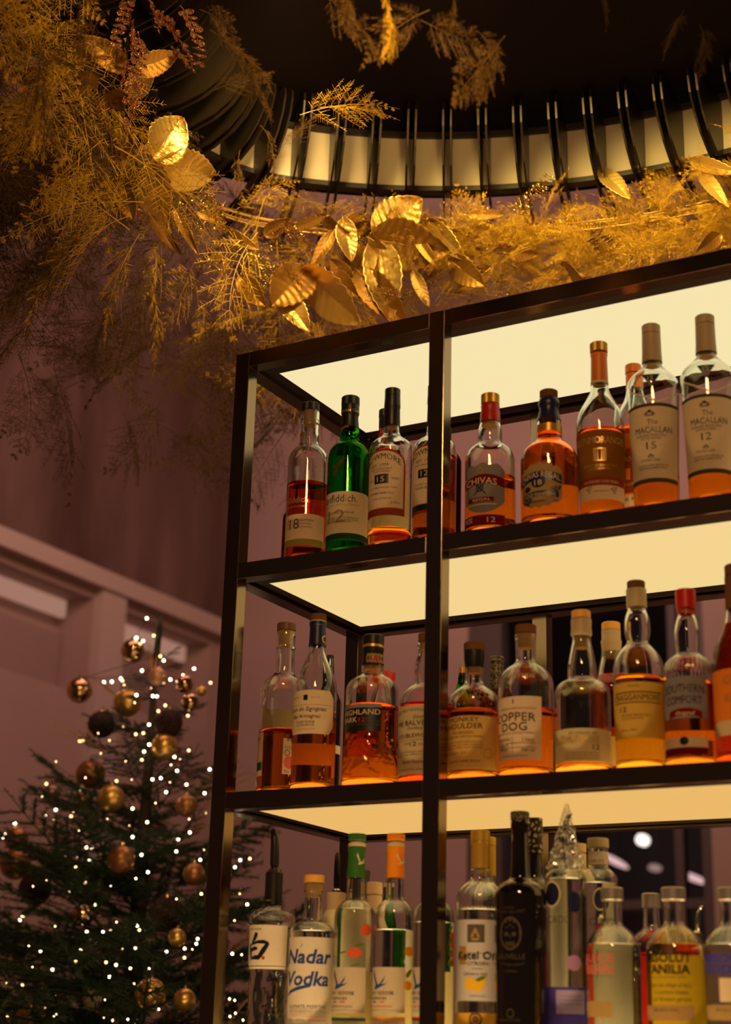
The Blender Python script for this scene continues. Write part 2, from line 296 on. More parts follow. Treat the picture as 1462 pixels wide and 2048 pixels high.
SHAPES = {
    'rect': [[(0, 0), (1, 0), (1, 1), (0, 1)]], 'tri': [[(0, 1), (.5, 0), (1, 1)]], 'oval': [circ(22)], 'oval2': [circ(22)], 'fruit': [circ(16)],
    'leaf': [[(0, .1), (.35, .0), (.8, .45), (1, 1), (.5, .85), (.12, .5)]],
    'slash': [[(0, 0), (.3, .35), (.7, .62), (1, .8), (1, 1), (.6, .82), (.2, .5)]],
    'blob': [[(0, .5), (.1, .85), (.35, .7), (.6, 1), (1, .8), (.85, .35), (.55, .4), (.35, 0), (.1, .2)]],
    'ring': ringp(), 'ring2': ringp(24, .10),
    'goose': [[(.02, .72), (.10, 1.0), (.16, .80), (.30, .45), (.42, .22), (.55, .26), (.78, .52), (.88, .66), (.80, .42), (.66, .24), (.82, .26), (1, .34), (.84, .20), (.62, .12), (.50, .06), (.30, 0), (.12, 0), (.20, .12), (.26, .24)]],
    'kanji': stroke([(.44, 1), (.38, .84), (.24, .66), (.16, .56)], [.07, .09, .05, .02]) + stroke([(.06, .60), (.10, .30), (.16, .0)], [.05, .075, .03]) + stroke([(.14, .56), (.5, .66), (.84, .66), (1.0, .58)], [.03, .055, .07, .04]) + stroke([(.96, .60), (.80, .38), (.62, .14), (.56, .06)], [.07, .10, .09, .05]) + stroke([(.14, .34), (.30, .42), (.50, .42)], [.05, .08, .05]) + stroke([(.20, .07), (.40, .10), (.62, .09)], [.04, .08, .08]),
    'stag': [[(.15, .0), (.35, .06), (.48, .22), (.40, .40), (.55, .46), (.72, .58), (.80, .74), (1, .88), (.82, .84), (.88, 1), (.72, .82), (.58, .72), (.42, .62), (.30, .52), (.18, .60), (.05, .56), (.22, .44), (.28, .26), (.05, .18)]],
    'skull': ringp(24, .07) + [circ(12, .10, .07, .33, .48), circ(12, .10, .07, .67, .48), [(.45, .38), (.55, .38), (.5, .46)]] + [[(.28 + .09*k, .12), (.34 + .09*k, .12), (.34 + .09*k, .26), (.28 + .09*k, .26)] for k in range(5)] + [circ(8, .05, .035, .5, .75), circ(8, .04, .03, .36, .68), circ(8, .04, .03, .64, .68), circ(8, .07, .05, .5, .90), circ(8, .05, .04, .32, .85), circ(8, .05, .04, .68, .85), [(.0, .5), (.12, .62), (.08, .4)], [(1, .5), (.88, .62), (.92, .4)]],
    'crest': [circ(10, .16, .25, .5, .72), [(.05, .2), (.3, .75), (.38, .3)], [(.95, .2), (.7, .75), (.62, .3)], [(.2, .0), (.8, .0), (.86, .18), (.14, .18)]],
    'cross': stroke([(.0, .0), (1, 1)], .05) + stroke([(1, .0), (.0, 1)], .05) + [[(a * .6 + .2, b * .6 + .2) for a, b in q] for q in ringp(14, .14)],
    'blobs': [[(cx_ + .13 * cos(2*pi*k/8) * (1 + .3 * rs_.random()), cy_ + .13 * sin(2*pi*k/8) * (1 + .3 * rs_.random())) for k in range(8)] for cx_, cy_ in ((.2, .6), (.5, .8), (.42, .4), (.75, .55), (.6, .15), (.85, .85))],
    'swirl': sum([stroke([(x0 + .28 * (t / 9) , .5 + .42 * s_ * sin(t / 9 * 2 * pi + x0 * 5)) for t in range(10)], .04) for x0 in (0, .24, .48, .72) for s_ in (1, -1)], []),
    'bow': None, 'chev': None,
}
def bow_cols(kind, n=14):
    out = []
    for k in range(n):
        q = []
        for t, e in ((k / n, 0), ((k + 1) / n, 0), ((k + 1) / n, 1), (k / n, 1)):
            s_ = 2 * t - 1
            if kind == 'bow': y = e * .68 + .32 * (1 - s_ * s_) 
            else: y = abs(s_) ** 1.15 * .88 + e * .10
            q.append((t, y))
        out.append(q)
    return out
SHAPES['bow'] = bow_cols('bow'); SHAPES['chev'] = bow_cols('chev')
BOTTLES = [
{'id':'gf18','p':(0.132,0.062,1),'az':-57.99,'prof':((301.9,16.1),(298.6,16.9),(282.1,17.4),(279.9,18.1),(277.1,17.9),(273.8,16.3),(263.4,16.3),(252.5,17.1),(234.7,17.5),(230.1,19.8),(222.5,27.4),(214.3,33.5),(203.5,37.2),(187.3,37.7),(0,37.4)),'label':'clear whisky bottle with black ribbed cap and dark red liquid, beside the left post','glass':'clear','caps':(('cap','black',1,((315.8,15.4),(314.7,16.4),(300.5,16.4))),('cork','cork',0,((301.4,12.8),(279.9,11.7),(271.1,11.2)))),'liq':('red',151.9),'labels':((86.5,26.9,-80,60.5,'cream','rect'),(39.3,26.9,-80,57.8,'olive','rect'),(133,40.6,112,248,'backpaper','back')),'texts':(('Glenfiddich.',-100,8.4,114.2,12.1,'gold',0,0,0),('SINGLE MALT SCOTCH WHISKY',-85,-2.2,101.2,3.7,'gold',0,0,0),('18',-50,-19.1,68.3,21.8,'greytxt',0,0,0),('BATCH EIGHTEEN',-58,20.8,74.5,4.2,'greytxt',0,0,0),('finest sherry and bourbon',-60,14.1,68.2,3.6,'greytxt',0,0,0),('casks small batches',-60,16.8,62.1,3.6,'greytxt',0,0,0)),'polys':(('blob',-89.6,-29.6,255.3,247.8,'redemb'),)},
{'id':'gf12','p':(0.2183,0.062,1),'az':-59.53,'prof':((251.3,16.6),(240.5,18.1),(231.1,17.8),(226.6,16.5),(223.1,17.5),(217.4,26.3),(211,32),(203,36),(192.3,37.7),(173.7,38.1),(0,36.9)),'label':'green glass whisky bottle with black cap and pale label','glass':'green','caps':(('cap','black',1,((313.3,15.2),(311.7,16.7),(296.1,16.9))),('capsule','black',0,((296.1,16.4),(294.7,16.6),(279.8,16.6),(276.2,15.6),(272.4,15.1),(251.3,17.1)))),'liq':('greenliq',216.4),'labels':((116.8,27.1,-84,83.3,'cream','rect'),(38.6,27.2,-84,89.2,'dkgreen','rect'),(107,42.1,112,248,'backpaper','back')),'texts':(('Glenfiddich.',-98,27.6,104.2,16,'black',0,0,0),('SINGLE MALT SCOTCH WHISKY',-85,35.8,91.6,4.6,'tan',0,0,0),('12',-59.9,-5.4,71,26.7,'tan',0,0,0),('THE ORIGINAL TWELVE',-85,18.5,77,4.4,'black',0,0,0),('our single malt is matured',-70,31.3,67.7,3.8,'greytxt',0,0,0),('in oloroso and bourbon casks',-70,31.5,63.8,3.8,'greytxt',0,0,0),('with mellowing tones',-70,10.8,60.5,3.8,'greytxt',0,0,0),('Charles Grant',-89.6,89.6,282.4,6.9,'gold',0,0,0)),'polys':(('stag',-50.6,-5.3,185.7,147.6,'stagm'),('blob',-63.7,-2.7,252,244.6,'redemb'))},
{'id':'gf15','p':(0.2433,0.155,1),'az':-60.94,'prof':((280.6,13.9),(272.3,15.4),(259.9,15.7),(255.8,14.9),(251.6,16.4),(245.9,23.1),(236.5,30.2),(222.8,32.7),(0,32.5)),'label':'bottle with black cap and red neck tag, half hidden behind the arch-labelled bottle marked 15','glass':'clear','caps':(('cap','black',1,((317.9,13.4),(316.7,14.5),(302.8,14.7))),('capsule','black',0,((302.8,14.2),(286.1,14.2),(280.6,13.9),(261.3,16.2)))),'liq':('red',228.3),'labels':((277.1,251.6,-56.8,-12.1,'red','rect'),),'texts':(('15',-39.5,-15.2,269.5,6.9,'cream',0,0,0),),'polys':()},
{'id':'bow15','p':(0.3065,0.062,1),'az':-61.16,'prof':((240.2,14.3),(230.9,14.8),(223.4,15.8),(219.7,17.8),(215.5,22.7),(211,29.1),(205.7,34.5),(197.8,38.1),(186,39.1),(0,38.5)),'label':'whisky bottle almost empty, with arched cream label numbered 15 and black cap','glass':'clear','caps':(('cap','black',0,((312.8,13),(311.7,14.2),(299.1,14.2))),('capsule','black',0,((298.5,14.2),(278.9,14.9),(276.2,14.6),(274.6,14.1),(240.2,14.8))),('cork','cork',0,((249.5,10.9),(236.2,10.6)))),'liq':('amber',38.7),'labels':((183.5,58.8,-85,41.2,'redbrown','arch'),(179.7,72.6,-82,35.5,'cream','arch'),(149.8,47.9,112,248,'backpaper','back')),'texts':(('BOWMORE',-76,26.4,170,11.9,'black',-12.3,0,0),('EST. 1779',-57.1,-6.6,152.9,5.7,'black',0,0,0),('ISLAY SINGLE MALT',-60.1,3.2,145.8,3.6,'greytxt',0,0,0),('SCOTCH WHISKY',-50.3,-2.7,140.8,3.6,'greytxt',0,0,0),('AGED',-66.4,-51,126.1,3.3,'greytxt',0,0,0),('YEARS',0.5,21.6,127.3,4.1,'greytxt',0,0,0),('MATURED IN OAK CASKS',-59.9,18.4,110.5,3.1,'greytxt',0,0,0),('FIFTEEN YEARS OLD',-59.2,8.9,100.2,4.3,'black',0,0,0),('DISTILLED AND BOTTLED',-53.4,2.5,90,3.1,'greytxt',0,0,0),('alc. 43% vol',0.6,24.7,82.5,4.1,'black',0,0,0),('THE VAULTS',-52.7,89.6,247.2,3.5,'greytxt',0,0,0),('15',-37.6,-16.7,127,11.8,'cream',0,0,0)),'polys':(('rect',-46.3,-5.8,135.6,118.1,'black'),)},
{'id':'bow12','p':(0.3941,0.062,1),'az':-62.82,'prof':((225.1,14.1),(215.9,14.6),(208.6,15.5),(204.9,17.5),(200.8,22.3),(196.4,28.6),(191.2,33.9),(183.4,37.5),(171.7,38.7),(0,38.2)),'label':'whisky bottle with arched cream label numbered 12, half hidden by the middle post','glass':'clear','caps':(('cap','black',0,((303.5,12.8),(302.4,14),(289.6,14))),('capsule','black',0,((289.1,14),(269.8,14.7),(265.3,13.9),(231.6,14.6)))),'liq':('orange',164),'labels':((178.4,52,-85,46,'redbrown','arch'),(174.5,68.3,-82,40,'cream','arch'),(68.1,57.4,-80,41.3,'black','rect'),(93.9,43.3,112,248,'backpaper','back')),'texts':(('BOWMORE',-76,29.9,165.6,11.7,'black',-12.1,0,0),('EST. 1779',-52.5,-4.7,148.4,5.6,'black',0,0,0),('ISLAY SINGLE MALT',-56.6,6.1,140.4,3.6,'greytxt',0,0,0),('TWELVE YEARS OLD',-57,10.4,97.8,4.3,'black',0,0,0),('MATURED IN OAK CASKS',-57.2,10.3,104.8,3,'greytxt',0,0,0),('12',-37.2,-16.4,124.8,11.6,'cream',0,0,0)),'polys':(('rect',-46.3,-4.2,132.3,116.3,'black'),)},
{'id':'dark_right','p':(0.3672,0.155,1),'az':-63.21,'prof':((235,11.1),(224.2,12),(213.5,18.8),(202.8,27),(192.1,30.5),(0,30.3)),'label':'dark red liqueur bottle behind the middle post on the top tier','glass':'amberglass','caps':(('cap','black',0,((262,11.6),(235,11.6))),),'liq':('red',200.1),'labels':(),'texts':(),'polys':()},
{'id':'dark_left','p':(0.0516,0.17,1),'az':-57.77,'prof':((152.3,10.5),(148.1,18.4),(142.6,28.9),(134.3,33.6),(0,34.1)),'label':'short dark flask behind the leftmost bottle of the top tier','glass':'amberglass','caps':(('cap','black',0,((162,8.9),(152.3,8.9))),),'liq':('red',141.2),'labels':(),'texts':(),'polys':()},
{'id':'chivas12','p':(0.5021,0.062,1),'az':-64.95,'prof':((231.5,15.8),(213.4,17.4),(202.6,20.1),(186.4,21.1),(177.5,20.7),(173.2,22),(167.5,29.3),(160.3,36.6),(150.7,41.6),(138.3,43.5),(110,43.4),(0,43.5)),'label':'round-shouldered whisky bottle with shield label and dark red band numbered 12','glass':'clear','caps':(('cap','goldcap',1,((266.1,14.8),(265,16.2),(247.9,16.2))),('capsule','redcap',0,((246.8,15.5),(243.5,16.8),(238.1,15.8),(231.5,17.1),(213.4,18.1))),('cork','cork',0,((213.4,15.4),(206.9,15.4)))),'liq':('orange',108.2),'labels':((124.5,34.6,-68.2,34.1,'greyblue','shield'),(30.6,12.9,-80,34.5,'darkred','rect'),(100.5,44.5,112,248,'backpaper','back')),'texts':(('CHIVAS',-61.2,14.7,92.7,12.5,'cream',-4,0,0),('REGAL',-41.7,1.3,58.2,5.2,'cream',0,0,0),('12',-6.7,11.7,21.7,10.2,'cream',0,0,0),('XII',-69,-43.6,23.3,10.3,'cream',0,0,0)),'polys':(('bow',-64.1,33.1,103.4,79.2,'darkred'),('cross',-39,-9,90.3,67.2,'black'),('rect',-54.8,8.2,62.3,54,'darkred'),('crest',-33.9,-12.6,119.1,105.9,'tan'),('rect',-63.2,13.4,50.1,48.7,'cream'))},
{'id':'chivas18','p':(0.6125,0.062,1),'az':-67.2,'prof':((204.9,17.7),(194.2,20.4),(176.6,21.6),(162.5,22.2),(157.3,25.5),(150.3,34.3),(141.6,42.4),(131.1,47.2),(120.7,48.8),(0,48.1)),'label':'full amber whisky bottle with dark blue neck and crest label numbered 18','glass':'clear','caps':(('cap','brown',0,((253,13.9),(251.9,15.5),(238.7,15.5))),('capsule','navy',0,((237.9,15.8),(233.3,17.8),(228,18.5),(222.6,17.1),(218.3,16.1),(208.4,18.1),(197.1,21))),('neck_band','goldcap',0,((187.2,21.8),(173.1,22.3)))),'liq':('orange',173.1),'labels':((107.4,25.6,-68,24.8,'tan','blob'),(90.4,35.5,112,248,'backpaper','back')),'texts':(('CHIVAS REGAL',-66,21.4,85,10.9,'cream',-8.4,0,0),('18',-30.9,-15.3,70.9,10.8,'cream',0,0,0),('GOLD SIGNATURE',-55.4,11.6,50.5,6.1,'cream',-1.9,0,0)),'polys':(('bow',-67.6,23.7,90.4,67.4,'navy'),('oval',-37.7,-8.1,79.7,61.8,'navy'),('bow',-59.7,17.7,55.8,43,'navy'),('oval',-56.6,-40.4,66.5,56.3,'navy'),('blobs',0.4,23.4,63.7,52,'navy'),('rect',-48.7,15.2,38.5,37.2,'navy'),('blobs',-62.5,-36,44.6,31.8,'navy'))},
{'id':'glenmo','p':(0.7053,0.062,1),'az':-69.15,'prof':((248.1,14.3),(241.1,14.9),(232.3,16.5),(221.7,21.4),(209.5,28.1),(195.5,35.2),(181.6,39),(167.7,40.2),(150.4,40.2),(88.8,38.6),(0,36.9)),'label':'tall necked whisky bottle with brown square-motif label and orange capsule','glass':'clear','caps':(('cap','goldcap',1,((323.6,13.8),(322.2,15.1),(306.8,15.1))),('capsule','orange',0,((303.2,14.4),(300.7,14.7),(299.3,13.7),(251.6,14.6))),('neck_band','cream',0,((251.6,15),(246.4,14.9)))),'liq':('orange',157.3),'labels':((151.2,68.9,-88,77.6,'brownlab','rect'),(69,54.4,-85,71.5,'redbrown','rect'),(54.3,30.2,-80,70.8,'cream','rect')),'texts':(('GLENMORANGIE',-72,61.7,133.3,13.4,'gold',0,0,0),('HIGHLAND SINGLE MALT',-44.8,40.7,88.8,4.7,'gold',0,0,0),('SCOTCH WHISKY',-29.4,26.1,82.8,4.7,'gold',0,0,0),('SAUTERNES CASK FINISH',-46.7,44.5,60.8,5,'cream',0,0,0)),'polys':(('rect',-18.6,12,118.8,96.1,'gold'),('rect',-15.7,9.2,116.8,98.1,'brownlab'),('blobs',-42.5,-24.3,54.3,41.1,'tan'),('blobs',20.1,40.9,52.9,40.4,'tan'),('rect',-21.8,18.1,45,43.7,'tan'))},
{'id':'glenmo2','p':(0.7326,0.155,1),'az':-70.45,'prof':((268.3,13.3),(257.5,14.7),(246.7,18.3),(232.3,25.2),(218,30.5),(203.7,33.1),(0,33)),'label':'bottle with bright orange cap behind the bottle marked 15','glass':'clear','caps':(('cap','orange',0,((315.3,12.7),(313.8,14.1),(299.2,14.1))),('capsule','orange',0,((297.4,13.4),(268.3,13.7)))),'liq':('orange',193),'labels':((148.9,69.5,-80,60,'redbrown','rect'),(66.1,45.7,-80,60,'cream','rect')),'texts':(('GLENMORANGIE',-85,50,130.3,9,'gold',0,0,0),('SINGLE MALT',-60,40,84.9,5.5,'gold',0,0,0),('CASK FINISH',-70,40,58.2,6.1,'black',0,0,0)),'polys':(('rect',-31.6,-17.5,113.3,93,'orange'),)},
{'id':'mac15','p':(0.7989,0.062,1),'az':-71.18,'prof':((268.8,15.1),(263.6,16),(259.1,18.6),(251.4,25.6),(242.7,34.5),(234,40.5),(223.6,42.7),(209.8,42.6),(141.4,40.1),(57.5,37.2),(0,36.3)),'label':'whisky bottle with tan capsule and large cream label numbered 15','glass':'clear','caps':(('cap','paletan',0,((337.2,14.2),(335.8,15.5),(321.6,15.5))),('capsule','paletan',0,((320.6,15.5),(286.4,16.1),(268.8,17))),('cork','cork',0,((268.8,13.5),(261.9,13.5)))),'liq':('orange',64.2),'labels':((180.8,45.1,-78,66,'darkolive','rect'),(175.1,52.6,-78,66,'cream','rect')),'texts':(('The',-15.7,7.5,148.5,9.9,'black',0,0,0),('MACALLAN',-46.9,43,135.2,11.9,'black',0,0,0),('HIGHLAND SINGLE MALT',-45.4,29.6,125.6,4.6,'greytxt',0,0,0),('SCOTCH WHISKY',-33.3,15.9,120.1,4.6,'greytxt',0,0,0),('15',-20.1,3.6,108.2,13.8,'black',0,0,0),('DOUBLE CASK',-35.4,11.7,83.3,4.6,'greytxt',0,0,0),('MATURED IN SHERRY SEASONED OAK',-43.4,32.4,74.4,3.3,'greytxt',0,0,0),('CASKS FROM JEREZ SPAIN',-44,25.9,69.7,3.3,'greytxt',0,0,0),('15',-10.9,0.8,224.5,8,'cream',0,0,0)),'polys':(('tri',-24.2,16.6,232,207.4,'navy'),('crest',-24.9,5.1,169.4,158.8,'greytxt'),('chev',-62,81.4,212.1,182.1,'cream2'),('crest',-20.3,-0.8,93.6,87.7,'greytxt'))},
{'id':'mac12','p':(0.8917,0.062,1),'az':-73.23,'prof':((267.2,15.4),(262.1,16.4),(257.6,19),(250,26.2),(241.5,35.3),(232.9,41.5),(222.7,43.7),(209.1,43.6),(141.7,41),(59,38),(0,37.1)),'label':'whisky bottle with tan capsule and cream label numbered 12, at right edge of top tier','glass':'clear','caps':(('cap','paletan',0,((334.6,14.5),(333.2,15.9),(319.3,15.8))),('capsule','paletan',0,((318.2,15.8),(284.5,16.4),(267.2,17.4))),('cork','cork',0,((267.2,13.8),(260.4,13.8)))),'liq':('orange',65.6),'labels':((179.7,46.2,-78,66,'darkolive','rect'),(174.2,53.6,-78,66,'cream','rect')),'texts':(('The',-14.6,7.5,147.9,9.8,'black',0,0,0),('MACALLAN',-44,40.8,134.8,11.7,'black',0,0,0),('HIGHLAND SINGLE MALT',-42.9,28.1,125.4,4.5,'greytxt',0,0,0),('SCOTCH WHISKY',-31.7,15.1,120,4.5,'greytxt',0,0,0),('12',-19.5,3.2,108.3,13.6,'black',0,0,0),('DOUBLE CASK',-34.5,10.5,83.8,4.5,'greytxt',0,0,0),('MATURED IN SHERRY SEASONED OAK',-42.2,29.8,75.1,3.2,'greytxt',0,0,0),('CASKS FROM JEREZ SPAIN',-42.8,23.6,70.5,3.2,'greytxt',0,0,0),('12',-8.9,2.2,222.5,7.8,'cream',0,0,0)),'polys':(('tri',-21.5,17.2,229.8,205.8,'navy'),('crest',-23.1,5.4,168.5,158.1,'greytxt'),('chev',-55.5,73.9,210.4,180.8,'cream2'),('crest',-20,-1.3,94,88.2,'greytxt'))},
{'id':'fett','p':(0.0725,0.105,2),'az':-57.43,'prof':((305.3,16.9),(294.2,17.4),(286.3,17.1),(275.8,17.4),(273.2,17.9),(270.1,16.9),(260.1,17.3),(228.9,18.8),(223.7,20.8),(218.5,27.4),(212,35.5),(205.6,39.8),(197.8,41.3),(131.3,41.5),(0,41.6)),'label':'clear whisky bottle with dark wooden stopper, at left end of the middle tier','glass':'clear','caps':(('cap','wood',0,((320.6,16.4),(319.6,17.5),(306.9,17.4))),('cork','cork',0,((306.4,14.9),(289,12.8),(279.8,12.3)))),'liq':('orange',120.6),'labels':((114.6,37.3,-130,-52,'cream','rect'),(62.1,47.2,-130,-53,'teal','rect'),(102.2,39,4.1,75,'cream','rect'),(168.7,127.8,112,248,'backpaper','back')),'texts':(('FETTERCAIRN',-170,-66,104.4,8.5,'black',0,0,0),('FETTERCAIRN',14.3,130,99.7,6.5,'black',0,0,0),('HIGHLAND',7.7,33.5,88.1,2.7,'greytxt',0,0,0),('SINGLE',7.9,25,84.8,2.7,'greytxt',0,0,0),('70cl',8,20.9,43.9,5.9,'greytxt',0,0,0)),'polys':(('ring',7.7,21.1,82,71.1,'black'),('oval',7,32.5,71.4,48.4,'pink'))},
{'id':'baron','p':(0.166,0.062,2),'az':-58.59,'prof':((259.4,13.9),(255.6,14.1),(246.7,15.4),(236.5,18.6),(226.4,23.2),(216.3,27.9),(203.7,32.5),(191.1,35.9),(178.6,37.6),(161.1,38.3),(0,38)),'label':'armagnac bottle with navy foil capsule and clipped-corner cream label','glass':'clear','caps':(('cap','brown',0,((317.1,13.5),(316.1,14.7),(305,14.7))),('neck_band','cream2',0,((305,14.2),(303.4,14.7),(301.6,14.7))),('capsule','navy',0,((302.4,15.5),(296.5,15.4),(295.2,14.4),(261.4,15.1),(260.4,15.9),(258.9,15.9)))),'liq':('orange',128.9),'labels':((172.8,96.4,-86,55.4,'cream','oct'),(89.6,51.8,112,248,'backpaper','back')),'texts':(('Baron de Sigognac',-88,30.8,139.9,8.3,'black',0,0.25,0),('Bas Armagnac',-67.2,15.7,127.3,7.3,'black',0,0.25,0),("10 ANS D'AGE",-53.8,-0.2,117.1,4.4,'greytxt',0,0,0),('EXCELLENCE',-50.9,-1,111.7,4.1,'greytxt',0,0,0),('MIS EN BOUTEILLE AU CHATEAU',-51.4,2.3,104.4,1.9,'greytxt',0,0,0),('BARON',-66.3,-40.2,160.2,2,'greytxt',0,0,0),('SINCE 1976',-11.7,12,159.4,2,'greytxt',0,0,0)),'polys':(('rect',-32.1,-20,164.1,154.8,'navy'),('rect',-73,49.4,147.1,146.6,'tan'),('ring',30.3,89.7,277.1,263.1,'gold'))},
{'id':'blackcoffee','p':(0.1111,0.2,2),'az':-59.09,'prof':((279.1,5.7),(267.1,6.8),(245.8,8.3),(219.3,10.9),(203.5,18.6),(190.3,23.3),(0,23.5)),'label':'dark bottle behind the clipped-corner label bottle','glass':'black','caps':(('cap','black',1,((278.3,6.3),(259.1,6.5))),),'labels':((108.2,92.8,30,88,'white','rect'),),'texts':(),'polys':()},
{'id':'highland','p':(0.2773,0.066,2),'az':-60.65,'prof':((217,19.4),(212,19.4),(202.1,19.4),(198.4,20.8),(194.2,26.6),(188.6,35.1),(182.4,40.6),(173.8,44.4),(160.3,45.3),(109.2,45.7),(37.2,47.3),(0,48)),'label':'squat embossed whisky bottle with wide black cap and black label','glass':'clear','caps':(('cap','black',0,((267.7,17.1),(266.7,18.8),(250.6,18.7))),('neck_band','goldcap',0,((250.6,18),(245.6,18.5))),('capsule','black',0,((245.6,18.7),(238.9,18.7),(236.9,18),(231.9,17.7),(214,19.4))),('cork','cork',0,((217,15),(207.1,15)))),'liq':('orange',141.2),'labels':((138.9,92.6,-88,21.4,'black','rect'),(138.9,132.7,-88,20.8,'greyblue','rect'),(59.8,21.7,112,248,'backpaper','back')),'texts':(('HIGHLAND',-74,18.6,125.1,10.1,'cream',0,0,0),('PARK',-74,-31.5,112.8,10.1,'cream',0,0,0),('12',-27.5,-13.8,111.8,8.6,'red',0,0,0),('VIKING HONOUR',-74,18.5,104,4.3,'greytxt',0,0,0),('SINGLE MALT',-11.6,17.7,109.3,2.4,'greytxt',0,0,0)),'polys':(('swirl',-35.6,89.6,234.5,214.4,'tan'),('blobs',-5.7,38.8,231.7,217.8,'redcap')),'relief':('swirl',88.7,23)},
{'id':'redcap','p':(0.2258,0.2,2),'az':-61.07,'prof':((217.3,15.3),(204.3,16.3),(188.9,22.3),(173.4,27.8),(0,27.8)),'label':'bottle with bright red cap behind the squat embossed bottle','glass':'clear','caps':(('cap','redcap',0,((236,19.9),(234.4,20.9),(221.2,20.9))),('capsule','redcap',0,((221.2,15.8),(212.1,16.3)))),'liq':('orange',163.2),'labels':(),'texts':(),'polys':()},
{'id':'balvenie','p':(0.3831,0.062,2),'az':-62.61,'prof':((243,14.3),(239.3,15.7),(234.4,15.7),(230.7,13.8),(226.3,13.3),(216.1,15.7),(203.9,19),(194.2,20.2),(182.1,19.4),(174.9,18),(171.3,19.4),(165.2,27.9),(156.8,36.6),(148.4,42),(138.8,44.3),(0,44)),'label':'bulbous-necked whisky bottle with pale yellow label, beside the middle post','glass':'clear','caps':(('cap','brown',0,((259.4,12.9),(258.2,13.9),(244,13.8))),('cork','cork',0,((243.5,11),(230.7,10.5)))),'liq':('red',134.1),'labels':((128.6,13.8,-84,40,'paleyellow','rect'),),'texts':(('SINGLE MALT SCOTCH WHISKY',-85,30,120.2,4.7,'greytxt',-4.7,0,0),('Distillery',-26.7,13.3,108.3,6.1,'greytxt',0,0.25,0),('THE BALVENIE',-83,25,98.5,9.8,'black',0,0,0),('Distillery',-40.8,-4.4,89.6,5.6,'greytxt',0,0.25,0),('DOUBLEWOOD',-72,22,77.3,7.4,'black',0,0,0),('MATURED IN TWO DISTINCT CASKS',-70,20,69.9,2.1,'greytxt',0,0,0),('12',-34,-18.6,63.2,8.3,'black',0,0,0),('AGED',-49.4,-37,63.9,2.8,'black',0,0,0),('YEARS',-15.4,2.1,62.3,2.8,'black',0,0,0),('The Doublewood years in oak',-72,20,50.7,2.8,'greytxt',0,0,0),('casks two different types',-72,20,46.1,2.8,'greytxt',0,0,0),('David Stewart',-54.9,2.6,34.6,6,'greytxt',0,0.25,0),('WILLIAM GRANT',-62,15,21.8,2.3,'greytxt',0,0,0)),'polys':()},
{'id':'greenback','p':(0.3843,0.2,2),'az':-63.95,'prof':((214.9,7.7),(200.5,9.1),(182.7,15.8),(168.4,21.7),(154.3,23.7),(0,23.7)),'label':'green bottle with gold topped cap behind the yellow-labelled bottle','glass':'green','caps':(('cap','goldcap',0,((231,6.3),(220.2,6.3))),('capsule','black',0,((220.2,6.7),(200.5,6.7)))),'liq':('greenliq',182.7),'labels':(),'texts':(),'polys':()},
{'id':'monkey','p':(0.4733,0.062,2),'az':-64.37,'prof':((198,15.3),(177.7,15.2),(167.6,15.9),(161.5,19.1),(155.8,26.4),(149.1,34.6),(140.7,40.5),(130.7,42.8),(0,42.7)),'label':'round-shouldered whisky bottle with metal animal badges and yellow label','glass':'clear','caps':(('cap','brown',0,((234.5,16),(232.7,17.6),(220.8,17.6))),('capsule','black',0,((220.1,17.3),(208.2,17.3),(191.9,15.2))),('cork','cork',0,((192.9,13.3),(182.7,12.6)))),'liq':('orange',116.7),'labels':((103.7,16.3,-84,59.5,'yellowtan','rect'),),'texts':(('MONKEY',-63.1,11.1,97.7,8.5,'black',0,0,0),('SHOULDER',-76,19.2,87,9.8,'black',0,0,0),('THE ORIGINAL',-53.3,-0.9,75.9,4.9,'brown',0,0,0),('BLENDED MALT SCOTCH WHISKY',-75,22.1,69.4,3.2,'black',0,0,0),('three fine single malts expertly',-74,19.8,61,3.2,'greytxt',0,0,0),('blended by our malt master to',-74,19.8,56.4,3.2,'greytxt',0,0,0),('create a triple malt whisky',-74,18.5,51.9,3.2,'greytxt',0,0,0),('BATCH 27',-74,-17.2,42.9,3.9,'greytxt',0,0,0),('SMOOTH AND RICH',-72,13.2,29.8,3.9,'black',0,0,0)),'polys':(('blobs',-20.8,0.5,152.4,133.3,'metal'),('blobs',-8.6,15.6,149.2,128.2,'metal'),('blobs',0.5,36.2,142.8,120.6,'metal'),('ring',19.9,44,51.6,33.8,'gold'))},
{'id':'patterncap','p':(0.4508,0.2,2),'az':-65.2,'prof':((216.1,10.4),(187.7,11.8),(173.7,20.8),(159.6,27.6),(145.6,29.7),(0,29.8)),'label':'bottle with tall dark patterned capsule behind the yellow-labelled bottle','glass':'amberglass','caps':(('cap','darkpat',0,((243.9,11.9),(242.5,12.9),(233.9,12.9))),('capsule','darkpat',0,((233.2,11.8),(180.7,13.2)))),'liq':('orange',159.6),'labels':(),'texts':(),'polys':()},
